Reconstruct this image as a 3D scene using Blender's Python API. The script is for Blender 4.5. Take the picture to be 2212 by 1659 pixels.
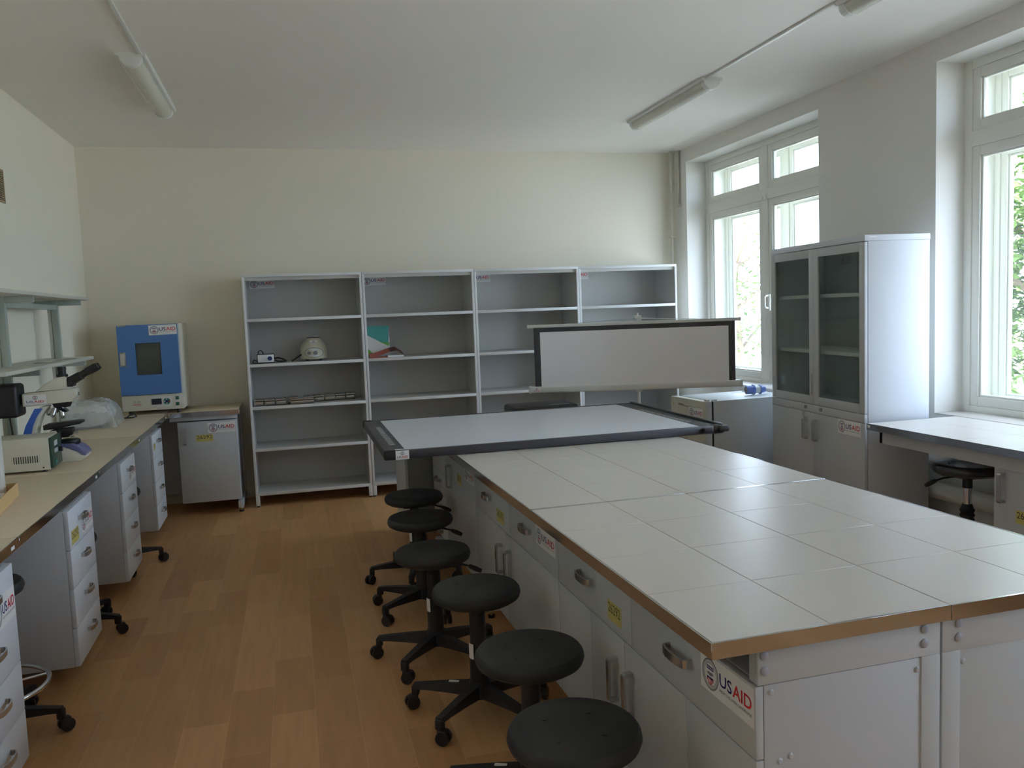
import bpy, bmesh, math, random
from mathutils import Matrix, Vector
random.seed(7)
PI = math.pi
for o in list(bpy.data.objects): bpy.data.objects.remove(o, do_unlink=True)
scn = bpy.context.scene
COL = scn.collection

# ------------------------------------------------------------------ camera
F_PX = 1797.35
cam = bpy.data.cameras.new('camera'); camo = bpy.data.objects.new('camera', cam); COL.objects.link(camo)
cam.sensor_fit = 'HORIZONTAL'; cam.sensor_width = 36.0; cam.lens = 36.0 * F_PX / 2212.0
cam.clip_start = 0.05; cam.clip_end = 200
_p, _y, _r = -0.0874, -0.2547, -0.0385
_fw = Vector((-math.sin(_y) * math.cos(_p), math.cos(_y) * math.cos(_p), math.sin(_p)))
_rt = _fw.cross(Vector((0, 0, 1))).normalized(); _up = _rt.cross(_fw)
_R = math.cos(_r) * _rt + math.sin(_r) * _up
_U = -math.sin(_r) * _rt + math.cos(_r) * _up
mw = Matrix.Identity(4)
for i in range(3):
    mw[i][0] = _R[i]; mw[i][1] = _U[i]; mw[i][2] = -_fw[i]
mw[0][3], mw[1][3], mw[2][3] = 0, 0, 1.55
camo.matrix_world = mw
scn.camera = camo

# ------------------------------------------------------------------ world, exposure
world = bpy.data.worlds.new('sky'); scn.world = world; world.use_nodes = True
wn = world.node_tree; wn.nodes.clear()
wo = wn.nodes.new('ShaderNodeOutputWorld'); wb = wn.nodes.new('ShaderNodeBackground')
wb.inputs[0].default_value = (0.63, 0.755, 1.0, 1); wb.inputs[1].default_value = 11.8
wn.links.new(wb.outputs[0], wo.inputs[0])
scn.view_settings.view_transform = 'Standard'; scn.view_settings.look = 'None'
scn.view_settings.exposure = 0.0; scn.view_settings.gamma = 1.0
scn.view_settings.use_curve_mapping = False
cy = scn.cycles
cy.max_bounces = 14; cy.diffuse_bounces = 8; cy.glossy_bounces = 5; cy.transparent_max_bounces = 16
cy.use_denoising = True; cy.sample_clamp_indirect = 6.0
cy.caustics_reflective = False; cy.caustics_refractive = False

sun = bpy.data.lights.new('sun', 'SUN'); sun.energy = 120.0; sun.angle = 0.02; sun.color = (0.96, 0.97, 1.0)
suno = bpy.data.objects.new('sun', sun); COL.objects.link(suno)      # stands behind the building: lights the ground and trees outside the windows
suno.rotation_euler = Vector((0.62, 0.12, -0.775)).to_track_quat('-Z', 'Y').to_euler()

# room numbers
XL, XR, YB, YF, ZC = -1.642, 3.715, 7.63, -2.3, 3.029
WIN = [(5.31, 7.38), (2.11, 4.18), (-1.09, 0.98)]
WZ0, WZ1 = 0.835, 2.90
for (a, b) in WIN:      # portals that steer sky samples through the openings; they give no light themselves
    ld = bpy.data.lights.new('window_portal', 'AREA'); ld.shape = 'RECTANGLE'
    ld.size = (WZ1 - WZ0); ld.size_y = (b - a); ld.cycles.is_portal = True
    lo = bpy.data.objects.new('window_portal', ld); COL.objects.link(lo)
    lo.location = (4.30, (a + b) / 2, (WZ0 + WZ1) / 2); lo.rotation_euler = (0, PI / 2, 0)

# ------------------------------------------------------------------ materials
MATS = {}
def mat(name, col, rough=0.5, metal=0.0, spec=0.5, bump=0.0, bscale=60.0, var=0.0, vscale=3.0, emit=None, alpha=None, coat=0.0):
    m = bpy.data.materials.new(name); m.use_nodes = True
    nt = m.node_tree; b = nt.nodes['Principled BSDF']
    b.inputs['Base Color'].default_value = (*col, 1); b.inputs['Roughness'].default_value = rough
    b.inputs['Metallic'].default_value = metal; b.inputs['Specular IOR Level'].default_value = spec
    b.inputs['Coat Weight'].default_value = coat
    tc = nt.nodes.new('ShaderNodeTexCoord')
    if var:
        n = nt.nodes.new('ShaderNodeTexNoise'); n.inputs['Scale'].default_value = vscale; n.inputs['Detail'].default_value = 4
        nt.links.new(tc.outputs['Object'], n.inputs['Vector'])
        mx = nt.nodes.new('ShaderNodeMix'); mx.data_type = 'RGBA'
        mx.inputs['A'].default_value = (*[c * (1 - var) for c in col], 1)
        mx.inputs['B'].default_value = (*[min(1, c * (1 + var)) for c in col], 1)
        nt.links.new(n.outputs['Fac'], mx.inputs['Factor']); nt.links.new(mx.outputs['Result'], b.inputs['Base Color'])
    if bump:
        n2 = nt.nodes.new('ShaderNodeTexNoise'); n2.inputs['Scale'].default_value = bscale; n2.inputs['Detail'].default_value = 3
        nt.links.new(tc.outputs['Object'], n2.inputs['Vector'])
        bp = nt.nodes.new('ShaderNodeBump'); bp.inputs['Strength'].default_value = bump; bp.inputs['Distance'].default_value = 0.002
        nt.links.new(n2.outputs['Fac'], bp.inputs['Height']); nt.links.new(bp.outputs['Normal'], b.inputs['Normal'])
    MATS[name] = m
    return m

mat('wall_paint', (0.83, 0.79, 0.68), 0.85, bump=0.25, bscale=35, var=0.012)
mat('wall_white', (0.79, 0.78, 0.74), 0.85, bump=0.25, bscale=30, var=0.012)
mat('ceiling_paint', (0.86, 0.835, 0.79), 0.9, bump=0.5, bscale=5, var=0.02, vscale=1.5)
mat('window_paint', (0.80, 0.80, 0.74), 0.35, bump=0.2, bscale=25, var=0.02)
mat('lab_grey', (0.55, 0.575, 0.59), 0.38, bump=0.06, bscale=220)
mat('lab_white', (0.70, 0.74, 0.80), 0.4, bump=0.06, bscale=220)
mat('side_grey', (0.56, 0.58, 0.61), 0.45)
mat('shelf_grey', (0.60, 0.60, 0.585), 0.45)
mat('shelf_edge', (0.80, 0.82, 0.83), 0.4)
mat('tile', (0.655, 0.615, 0.56), 0.32, var=0.03, vscale=6, bump=0.04, bscale=120)
mat('grout', (0.27, 0.22, 0.17), 0.8)
mat('laminate', (0.68, 0.57, 0.415), 0.45, var=0.03, vscale=9)
mat('steel', (0.50, 0.50, 0.52), 0.11, metal=1.0)
mat('brushed_steel', (0.40, 0.38, 0.35), 0.25, metal=1.0, bump=0.1)
mat('chrome', (0.80, 0.80, 0.83), 0.12, metal=1.0)
mat('handle_metal', (0.55, 0.54, 0.53), 0.22, metal=0.85)
mat('rack_shelf', (0.60, 0.60, 0.53), 0.5)
mat('shaded_panel', (0.20, 0.20, 0.18), 0.5)  # cabinet side grey darkened, under-table shade put into the colour
mat('rail_green', (0.42, 0.47, 0.42), 0.45)
mat('rail_light', (0.70, 0.71, 0.66), 0.45)
mat('seat_black', (0.021, 0.022, 0.022), 0.55, bump=0.15, bscale=300)
mat('black_plastic', (0.020, 0.018, 0.020), 0.42)
mat('black_gloss', (0.030, 0.030, 0.036), 0.22)
mat('dark_frame', (0.055, 0.055, 0.065), 0.4)
mat('board_white', (0.80, 0.84, 0.92), 0.28)
mat('screen_white', (0.93, 0.93, 0.95), 0.7)
mat('white_plastic', (0.76, 0.77, 0.74), 0.35)
mat('cream_plastic', (0.66, 0.63, 0.49), 0.35)
mat('device_cream', (0.62, 0.60, 0.49), 0.45)
mat('scope_white', (0.70, 0.68, 0.58), 0.35)
mat('blue_door', (0.085, 0.21, 0.50), 0.35)
mat('scope_blue', (0.04, 0.13, 0.55), 0.35)
mat('scope_slate', (0.16, 0.17, 0.34), 0.3)
mat('plug_blue', (0.02, 0.10, 0.50), 0.3)
mat('knob_blue', (0.03, 0.05, 0.22), 0.4)
mat('dark_window', (0.09, 0.095, 0.08), 0.12)
mat('lcd', (0.035, 0.035, 0.06), 0.2)
mat('green_btn', (0.02, 0.22, 0.16), 0.35)
mat('dark_green', (0.03, 0.07, 0.05), 0.35)
mat('red', (0.60, 0.02, 0.03), 0.5)
mat('navy', (0.02, 0.02, 0.16), 0.5)
mat('ink', (0.03, 0.03, 0.03), 0.6)
mat('ink_grey', (0.22, 0.22, 0.24), 0.6)
mat('sticker_white', (0.86, 0.87, 0.86), 0.35)
mat('sticker_yellow', (0.60, 0.53, 0.17), 0.5)
mat('icon_grey', (0.55, 0.56, 0.58), 0.5)
mat('cardboard', (0.62, 0.42, 0.20), 0.75, var=0.05)
mat('paper', (0.74, 0.74, 0.70), 0.7, bump=0.6, bscale=40)
mat('book_teal', (0.06, 0.36, 0.33), 0.35)
mat('book_green', (0.15, 0.42, 0.08), 0.35)
mat('book_red', (0.45, 0.06, 0.04), 0.3)
mat('book_dark', (0.10, 0.02, 0.02), 0.3)
mat('pipe_paint', (0.86, 0.86, 0.80), 0.4)
mat('old_pipe', (0.60, 0.57, 0.49), 0.5, var=0.05, vscale=12)
mat('vent_wood', (0.34, 0.26, 0.15), 0.5)
mat('skin_dark', (0.05, 0.04, 0.035), 0.5)
mat('bark', (0.16, 0.12, 0.09), 0.9)
mat('leaf', (0.075, 0.14, 0.028), 0.6, var=0.35, vscale=1.2)
mat('pavement', (0.36, 0.36, 0.345), 0.9, var=0.3)
mat('plaster_out', (0.62, 0.60, 0.55), 0.9)
mat('brass', (0.55, 0.42, 0.2), 0.3, metal=1.0)

def glass(name, tint, mixf, rough=0.02):
    m = bpy.data.materials.new(name); m.use_nodes = True; nt = m.node_tree; nt.nodes.clear()
    o = nt.nodes.new('ShaderNodeOutputMaterial'); t = nt.nodes.new('ShaderNodeBsdfTransparent')
    g = nt.nodes.new('ShaderNodeBsdfGlossy'); mx = nt.nodes.new('ShaderNodeMixShader'); fr = nt.nodes.new('ShaderNodeLayerWeight'); fr.inputs[0].default_value = 0.5
    pw = nt.nodes.new('ShaderNodeMath'); pw.operation = 'POWER'; pw.inputs[1].default_value = 5.0
    mt = nt.nodes.new('ShaderNodeMath'); mt.operation = 'MULTIPLY_ADD'; mt.inputs[1].default_value = 0.9 * mixf; mt.inputs[2].default_value = 0.035 * mixf
    t.inputs[0].default_value = (*tint, 1); g.inputs[1].default_value = rough
    nt.links.new(fr.outputs['Facing'], pw.inputs[0]); nt.links.new(pw.outputs[0], mt.inputs[0]); nt.links.new(mt.outputs[0], mx.inputs[0])
    nt.links.new(t.outputs[0], mx.inputs[1]); nt.links.new(g.outputs[0], mx.inputs[2]); nt.links.new(mx.outputs[0], o.inputs[0])
    MATS[name] = m; return m
glass('window_glass', (0.97, 0.98, 0.97), 1.0)
glass('cabinet_glass', (0.84, 0.87, 0.84), 0.6, 0.04)
def film(name, tint, diff, f):
    m = bpy.data.materials.new(name); m.use_nodes = True; nt = m.node_tree; nt.nodes.clear()
    o = nt.nodes.new('ShaderNodeOutputMaterial'); t = nt.nodes.new('ShaderNodeBsdfTransparent')
    g = nt.nodes.new('ShaderNodeBsdfPrincipled'); mx = nt.nodes.new('ShaderNodeMixShader')
    g.inputs['Base Color'].default_value = (*diff, 1); g.inputs['Roughness'].default_value = 0.15
    t.inputs[0].default_value = (*tint, 1); mx.inputs[0].default_value = f
    tc = nt.nodes.new('ShaderNodeTexCoord'); n = nt.nodes.new('ShaderNodeTexNoise'); n.inputs['Scale'].default_value = 25
    bp = nt.nodes.new('ShaderNodeBump'); bp.inputs['Strength'].default_value = 1.0; bp.inputs['Distance'].default_value = 0.01
    nt.links.new(tc.outputs['Object'], n.inputs['Vector']); nt.links.new(n.outputs['Fac'], bp.inputs['Height'])
    nt.links.new(bp.outputs['Normal'], g.inputs['Normal'])
    nt.links.new(t.outputs[0], mx.inputs[1]); nt.links.new(g.outputs[0], mx.inputs[2]); nt.links.new(mx.outputs[0], o.inputs[0])
    MATS[name] = m; return m
film('plastic_film', (0.95, 0.96, 0.96), (0.80, 0.83, 0.83), 0.36)
film('clear_bag', (0.97, 0.98, 0.98), (0.85, 0.88, 0.90), 0.16)

# laminate floor: staggered wood blocks
def floor_mat():
    m = bpy.data.materials.new('wood_floor'); m.use_nodes = True; nt = m.node_tree; b = nt.nodes['Principled BSDF']
    tc = nt.nodes.new('ShaderNodeTexCoord'); mp = nt.nodes.new('ShaderNodeMapping')
    mp.inputs['Rotation'].default_value = (0, 0, PI / 2)
    nt.links.new(tc.outputs['Object'], mp.inputs['Vector'])
    br = nt.nodes.new('ShaderNodeTexBrick'); br.offset = 0.5; br.offset_frequency = 2; br.squash = 1.0
    br.inputs['Scale'].default_value = 1.0; br.inputs['Brick Width'].default_value = 0.55; br.inputs['Row Height'].default_value = 0.165
    br.inputs['Mortar Size'].default_value = 0.0010; br.inputs['Mortar Smooth'].default_value = 0.3
    br.inputs['Color1'].default_value = (0.47, 0.245, 0.100, 1); br.inputs['Color2'].default_value = (0.61, 0.345, 0.155, 1)
    br.inputs['Mortar'].default_value = (0.64, 0.39, 0.20, 1)
    nt.links.new(mp.outputs[0], br.inputs['Vector'])
    mp2 = nt.nodes.new('ShaderNodeMapping'); mp2.inputs['Scale'].default_value = (22, 1.6, 1)
    nt.links.new(tc.outputs['Object'], mp2.inputs['Vector'])
    n = nt.nodes.new('ShaderNodeTexNoise'); n.inputs['Scale'].default_value = 1.6; n.inputs['Detail'].default_value = 6
    nt.links.new(mp2.outputs[0], n.inputs['Vector'])
    rp = nt.nodes.new('ShaderNodeValToRGB'); rp.color_ramp.elements[0].position = 0.3; rp.color_ramp.elements[0].color = (0.92, 0.90, 0.88, 1)
    rp.color_ramp.elements[1].position = 0.7; rp.color_ramp.elements[1].color = (1.05, 1.05, 1.04, 1)
    nt.links.new(n.outputs['Fac'], rp.inputs[0])
    mx = nt.nodes.new('ShaderNodeMix'); mx.data_type = 'RGBA'; mx.blend_type = 'MULTIPLY'; mx.inputs['Factor'].default_value = 1.0
    nt.links.new(br.outputs['Color'], mx.inputs['A']); nt.links.new(rp.outputs[0], mx.inputs['B'])
    nt.links.new(mx.outputs['Result'], b.inputs['Base Color'])
    b.inputs['Roughness'].default_value = 0.42
    MATS['wood_floor'] = m
floor_mat()

# ------------------------------------------------------------------ mesh builder
class MB:
    def __init__(s): s.v = []; s.f = []; s.mi = []; s.mats = []
    def m(s, name):
        if name not in s.mats: s.mats.append(name)
        return s.mats.index(name)
    def add(s, verts, faces, mname, M=None):
        o = len(s.v); k = s.m(mname)
        for p in verts:
            p = Vector(p)
            s.v.append(tuple(M @ p) if M is not None else tuple(p))
        for f in faces: s.f.append([i + o for i in f]); s.mi.append(k)
    def addbm(s, bm, mname, M=None):
        bm.verts.index_update()
        s.add([v.co[:] for v in bm.verts], [[v.index for v in f.verts] for f in bm.faces], mname, M); bm.free()
    def box(s, x0, y0, z0, x1, y1, z1, mname, bev=0.0, M=None, seg=2):
        x0, x1 = sorted((x0, x1)); y0, y1 = sorted((y0, y1)); z0, z1 = sorted((z0, z1))
        V = [(x0, y0, z0), (x1, y0, z0), (x1, y1, z0), (x0, y1, z0), (x0, y0, z1), (x1, y0, z1), (x1, y1, z1), (x0, y1, z1)]
        Fc = [(0, 3, 2, 1), (4, 5, 6, 7), (0, 1, 5, 4), (1, 2, 6, 5), (2, 3, 7, 6), (3, 0, 4, 7)]
        if bev <= 0: s.add(V, Fc, mname, M); return
        bm = bmesh.new(); vs = [bm.verts.new(p) for p in V]
        for f in Fc: bm.faces.new([vs[i] for i in f])
        bev = min(bev, 0.49 * min(x1 - x0, y1 - y0, z1 - z0))
        bmesh.ops.bevel(bm, geom=bm.edges[:], offset=bev, segments=seg, affect='EDGES', profile=0.5)
        s.addbm(bm, mname, M)
    def cyl(s, p0, p1, r0, mname, r1=None, seg=20, M=None, cap=True):
        r1 = r0 if r1 is None else r1
        p0, p1 = Vector(p0), Vector(p1); d = (p1 - p0).normalized()
        a = d.orthogonal().normalized(); b = d.cross(a); V = []
        for p, r in ((p0, r0), (p1, r1)):
            for i in range(seg):
                t = 2 * PI * i / seg; V.append(p + a * (r * math.cos(t)) + b * (r * math.sin(t)))
        Fc = [(i, (i + 1) % seg, seg + (i + 1) % seg, seg + i) for i in range(seg)]
        if cap: Fc += [tuple(range(seg - 1, -1, -1)), tuple(range(seg, 2 * seg))]
        s.add(V, Fc, mname, M)
    def lathe(s, prof, mname, c=(0, 0, 0), seg=32, M=None, sx=1, sy=1):
        V = []; n = len(prof)
        for (r, z) in prof:
            for i in range(seg):
                t = 2 * PI * i / seg; V.append((c[0] + sx * r * math.cos(t), c[1] + sy * r * math.sin(t), c[2] + z))
        Fc = []
        for k in range(n - 1):
            for i in range(seg):
                j = (i + 1) % seg; Fc.append((k * seg + i, k * seg + j, (k + 1) * seg + j, (k + 1) * seg + i))
        Fc.append(tuple(range(seg - 1, -1, -1))); Fc.append(tuple(range((n - 1) * seg, n * seg)))
        s.add(V, Fc, mname, M)
    def tube(s, pts, r, mname, seg=8, M=None, closed=False, flat=None):
        pts = [Vector(p) for p in pts]; n = len(pts); V = []; a = None
        for i, p in enumerate(pts):
            if closed: d = (pts[(i + 1) % n] - pts[i - 1]).normalized()
            else: d = ((pts[min(i + 1, n - 1)]) - pts[max(i - 1, 0)]).normalized()
            if a is None: a = d.orthogonal().normalized()
            a = (a - d * a.dot(d)).normalized(); b = d.cross(a)
            rr = r[i] if isinstance(r, (list, tuple)) else r
            for k in range(seg):
                t = 2 * PI * k / seg; V.append(p + a * (rr * math.cos(t)) + b * (rr * math.sin(t)))
        Fc = []
        for i in range(n if closed else n - 1):
            for k in range(seg):
                j = (k + 1) % seg; i2 = (i + 1) % n
                Fc.append((i * seg + k, i * seg + j, i2 * seg + j, i2 * seg + k))
        if not closed: Fc += [tuple(range(seg - 1, -1, -1)), tuple(range((n - 1) * seg, n * seg))]
        s.add(V, Fc, mname, M)
    def prism(s, poly, a, b, mname, axis='y', M=None, bev=0.0):
        def P(u, w, t): return {'y': (u, t, w), 'x': (t, u, w), 'z': (u, w, t)}[axis]
        n = len(poly); V = [P(u, w, a) for u, w in poly] + [P(u, w, b) for u, w in poly]
        Fc = [tuple(range(n)), tuple(range(2 * n - 1, n - 1, -1))] + [(i, i + n, (i + 1) % n + n, (i + 1) % n) for i in range(n)]
        bm = bmesh.new(); vs = [bm.verts.new(p) for p in V]
        for f in Fc: bm.faces.new([vs[i] for i in f])
        bmesh.ops.recalc_face_normals(bm, faces=bm.faces[:])
        if bev: bmesh.ops.bevel(bm, geom=bm.edges[:], offset=bev, segments=2, affect='EDGES', profile=0.5)
        s.addbm(bm, mname, M)
    def mesh(s, name, smooth=True):
        me = bpy.data.meshes.new(name); me.from_pydata(s.v, [], s.f)
        for n in s.mats: me.materials.append(MATS[n])
        me.polygons.foreach_set('material_index', s.mi)
        me.polygons.foreach_set('use_smooth', [smooth] * len(s.f))
        me.update()
        if smooth: me.set_sharp_from_angle(angle=0.62)
        return me
    def build(s, name, parent=None, M=None, smooth=True, **tags):
        o = bpy.data.objects.new(name, s.mesh(name, smooth)); COL.objects.link(o)
        if parent is not None: o.parent = parent
        if M is not None: o.matrix_local = M
        for k, v in tags.items(): o[k] = v
        return o
def T(x=0, y=0, z=0, rz=0, rx=0, ry=0):
    return Matrix.Translation((x, y, z)) @ Matrix.Rotation(rz, 4, 'Z') @ Matrix.Rotation(ry, 4, 'Y') @ Matrix.Rotation(rx, 4, 'X')
def thing(name, label, cat, M=None, group=None):
    o = bpy.data.objects.new(name, None); COL.objects.link(o); o.empty_display_size = 0.1
    if M is not None: o.matrix_world = M
    o['label'] = label; o['category'] = cat
    if group: o['group'] = group
    return o
def struct(o): o['kind'] = 'structure'; return o
def copy_tree(o, parent=None):
    c = o.copy(); COL.objects.link(c)
    if parent is not None: c.parent = parent; c.matrix_parent_inverse = o.matrix_parent_inverse.copy(); c.matrix_basis = o.matrix_basis.copy()
    for ch in list(o.children): copy_tree(ch, c)
    return c
def dup(root, M, label, group=None):
    r = copy_tree(root); r.matrix_world = M; r['label'] = label
    if group: r['group'] = group
    return r

# ------------------------------------------------------------------ lettering and stickers
_tc = {}
def text_geo(txt, off=0.0):
    key = (txt, off)
    if key in _tc: return _tc[key]
    cu = bpy.data.curves.new('t', 'FONT'); cu.body = txt; cu.size = 1.0; cu.resolution_u = 3; cu.offset = off; cu.fill_mode = 'FRONT'
    o = bpy.data.objects.new('t', cu); COL.objects.link(o)
    dg = bpy.context.evaluated_depsgraph_get(); me = o.evaluated_get(dg).to_mesh()
    V = [(v.co.x, v.co.y) for v in me.vertices]; Fc = [tuple(p.vertices) for p in me.polygons]
    o.evaluated_get(dg).to_mesh_clear(); bpy.data.objects.remove(o, do_unlink=True); bpy.data.curves.remove(cu)
    x0 = min(v[0] for v in V); y0 = min(v[1] for v in V); x1 = max(v[0] for v in V); y1 = max(v[1] for v in V)
    V = [((x - x0), (y - y0)) for x, y in V]
    _tc[key] = (V, Fc, x1 - x0, y1 - y0); return _tc[key]
def put_text(mb, txt, x, z, w, h, mname, y=-0.0016, off=0.0):
    V, Fc, tw, th = text_geo(txt, off)
    mb.add([(x + vx * w / tw, y, z + vz * h / th) for vx, vz in V], Fc, mname)
def disc(mb, cx, cz, r, mname, y, seg=24, rin=0):
    if rin == 0:
        mb.add([(cx + r * math.cos(2 * PI * i / seg), y, cz + r * math.sin(2 * PI * i / seg)) for i in range(seg)], [tuple(range(seg))], mname)
    else:
        V = []
        for rr in (r, rin): V += [(cx + rr * math.cos(2 * PI * i / seg), y, cz + rr * math.sin(2 * PI * i / seg)) for i in range(seg)]
        mb.add(V, [(i, (i + 1) % seg, seg + (i + 1) % seg, seg + i) for i in range(seg)], mname)
def emblem(mb, cx, cz, r):
    disc(mb, cx, cz, r, 'ink_grey', -0.0013, rin=r * 0.90)
    disc(mb, cx, cz, r * 0.90, 'icon_grey', -0.00125, rin=r * 0.72)
    disc(mb, cx, cz, r * 0.72, 'ink_grey', -0.0013, rin=r * 0.69)
    y = -0.0015
    def rect(x0, z0, x1, z1, m, yy=y): mb.add([(cx + r * x0, yy, cz + r * z0), (cx + r * x1, yy, cz + r * z0), (cx + r * x1, yy, cz + r * z1), (cx + r * x0, yy, cz + r * z1)], [(0, 1, 2, 3)], m)
    rect(-0.42, 0.28, 0.42, 0.52, 'navy')
    for k in range(5): rect(-0.34 + 0.15 * k, 0.36, -0.26 + 0.15 * k, 0.45, 'sticker_white', y - 0.0002)
    # clasped hands, very small
    mb.add([(cx + r * a, y, cz + r * b) for a, b in [(-0.42, 0.02), (-0.2, 0.14), (0.02, 0.10), (0.22, 0.16), (0.42, 0.04), (0.2, -0.05), (0.0, -0.10), (-0.2, -0.06)]], [tuple(range(8))], 'ink_grey')
    shield = [(-0.40, -0.20), (0.40, -0.20), (0.38, -0.42), (0.2, -0.60), (0, -0.68), (-0.2, -0.60), (-0.38, -0.42)]
    mb.add([(cx + r * a, y, cz + r * b) for a, b in shield], [tuple(range(7))], 'red')
    rect(-0.40, -0.30, 0.40, -0.18, 'navy', y - 0.0002)
    for k in range(4): rect(-0.27 + 0.16 * k, -0.56, -0.20 + 0.16 * k, -0.31, 'sticker_white', y - 0.0002)
_sm = {}
def sticker_mesh(kind, w, h):
    key = (kind, w, h)
    if key in _sm: return _sm[key]
    mb = MB()
    if kind == 'wide':
        mb.box(0, -0.001, 0, w, 0, h, 'sticker_white')
        r = h * 0.42; emblem(mb, 0.035 * w + r, h * 0.5, r)
        tx = 0.035 * w + 2 * r + 0.02 * w; tw = w * 0.965 - tx
        put_text(mb, 'US', tx, h * 0.40, tw * 0.40, h * 0.34, 'navy', off=0.012)
        put_text(mb, 'AID', tx + tw * 0.425, h * 0.40, tw * 0.575, h * 0.34, 'red', off=0.012)
        put_text(mb, 'FROM THE AMERICAN PEOPLE', tx, h * 0.24, tw, h * 0.075, 'ink_grey')
    elif kind == 'square':
        mb.box(0, -0.001, 0, w, 0, h, 'sticker_white')
        emblem(mb, w * 0.5, h * 0.69, h * 0.23)
        put_text(mb, 'US', w * 0.10, h * 0.18, w * 0.31, h * 0.22, 'navy', off=0.012)
        put_text(mb, 'AID', w * 0.43, h * 0.18, w * 0.47, h * 0.22, 'red', off=0.012)
        put_text(mb, 'FROM THE AMERICAN PEOPLE', w * 0.10, h * 0.07, w * 0.8, h * 0.05, 'ink_grey')
    elif kind == 'number':
        mb.box(0, -0.0008, 0, w, 0, h, 'sticker_yellow')
        put_text(mb, '26292', w * 0.06, h * 0.40, w * 0.88, h * 0.50, 'ink', y=-0.0012, off=-0.004)
    _sm[key] = mb.mesh('sticker', False); return _sm[key]
def sticker(parent, kind, w, h, M):
    o = bpy.data.objects.new('sticker', sticker_mesh(kind, w, h)); COL.objects.link(o); o.parent = parent; o.matrix_local = M
    o['label'] = {'wide': 'white sticker with a round seal and blue and red lettering', 'square': 'small white sticker with a seal above blue and red letters', 'number': 'yellow paper tag with a handwritten inventory number'}[kind]
    return o

# ------------------------------------------------------------------ room shell
mb = MB(); mb.box(XL - 0.3, YF - 0.3, -0.12, XR + 0.45, YB + 0.3, 0, 'wood_floor'); struct(mb.build('floor'))
mb = MB(); mb.box(XL - 0.3, YF - 0.3, ZC, XR + 0.45, YB + 0.3, ZC + 0.2, 'ceiling_paint'); struct(mb.build('ceiling'))
mb = MB(); mb.box(XL - 0.3, YF, 0, XL, YB, ZC, 'wall_paint'); struct(mb.build('wall_left'))
mb = MB(); mb.box(XL - 0.3, YB, 0, XR + 0.45, YB + 0.3, ZC, 'wall_paint'); struct(mb.build('wall_back'))
mb = MB(); mb.box(XL - 0.3, YF - 0.3, 0, XR + 0.45, YF, ZC, 'wall_white'); struct(mb.build('wall_front'))
mb = MB()
WX1 = XR + 0.45
mb.box(XR, YF, 0, WX1, YB, WZ0, 'wall_white'); mb.box(XR, YF, WZ1, WX1, YB, ZC, 'wall_white')
ys = [YF] + [v for w in sorted(WIN) for v in w] + [YB]
for i in range(0, len(ys), 2): mb.box(XR, ys[i], WZ0, WX1, ys[i + 1], WZ1, 'wall_white')
struct(mb.build('wall_right'))
# low sockle board at the foot of the left and back walls
mb = MB(); mb.box(XL, YF, 0, XL + 0.015, YB, 0.06, 'wall_paint', 0.003); struct(mb.build('baseboard_left'))
mb = MB(); mb.box(XL + 0.015, YB - 0.015, 0, XR, YB, 0.06, 'wall_paint', 0.003); struct(mb.build('baseboard_back'))

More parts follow.
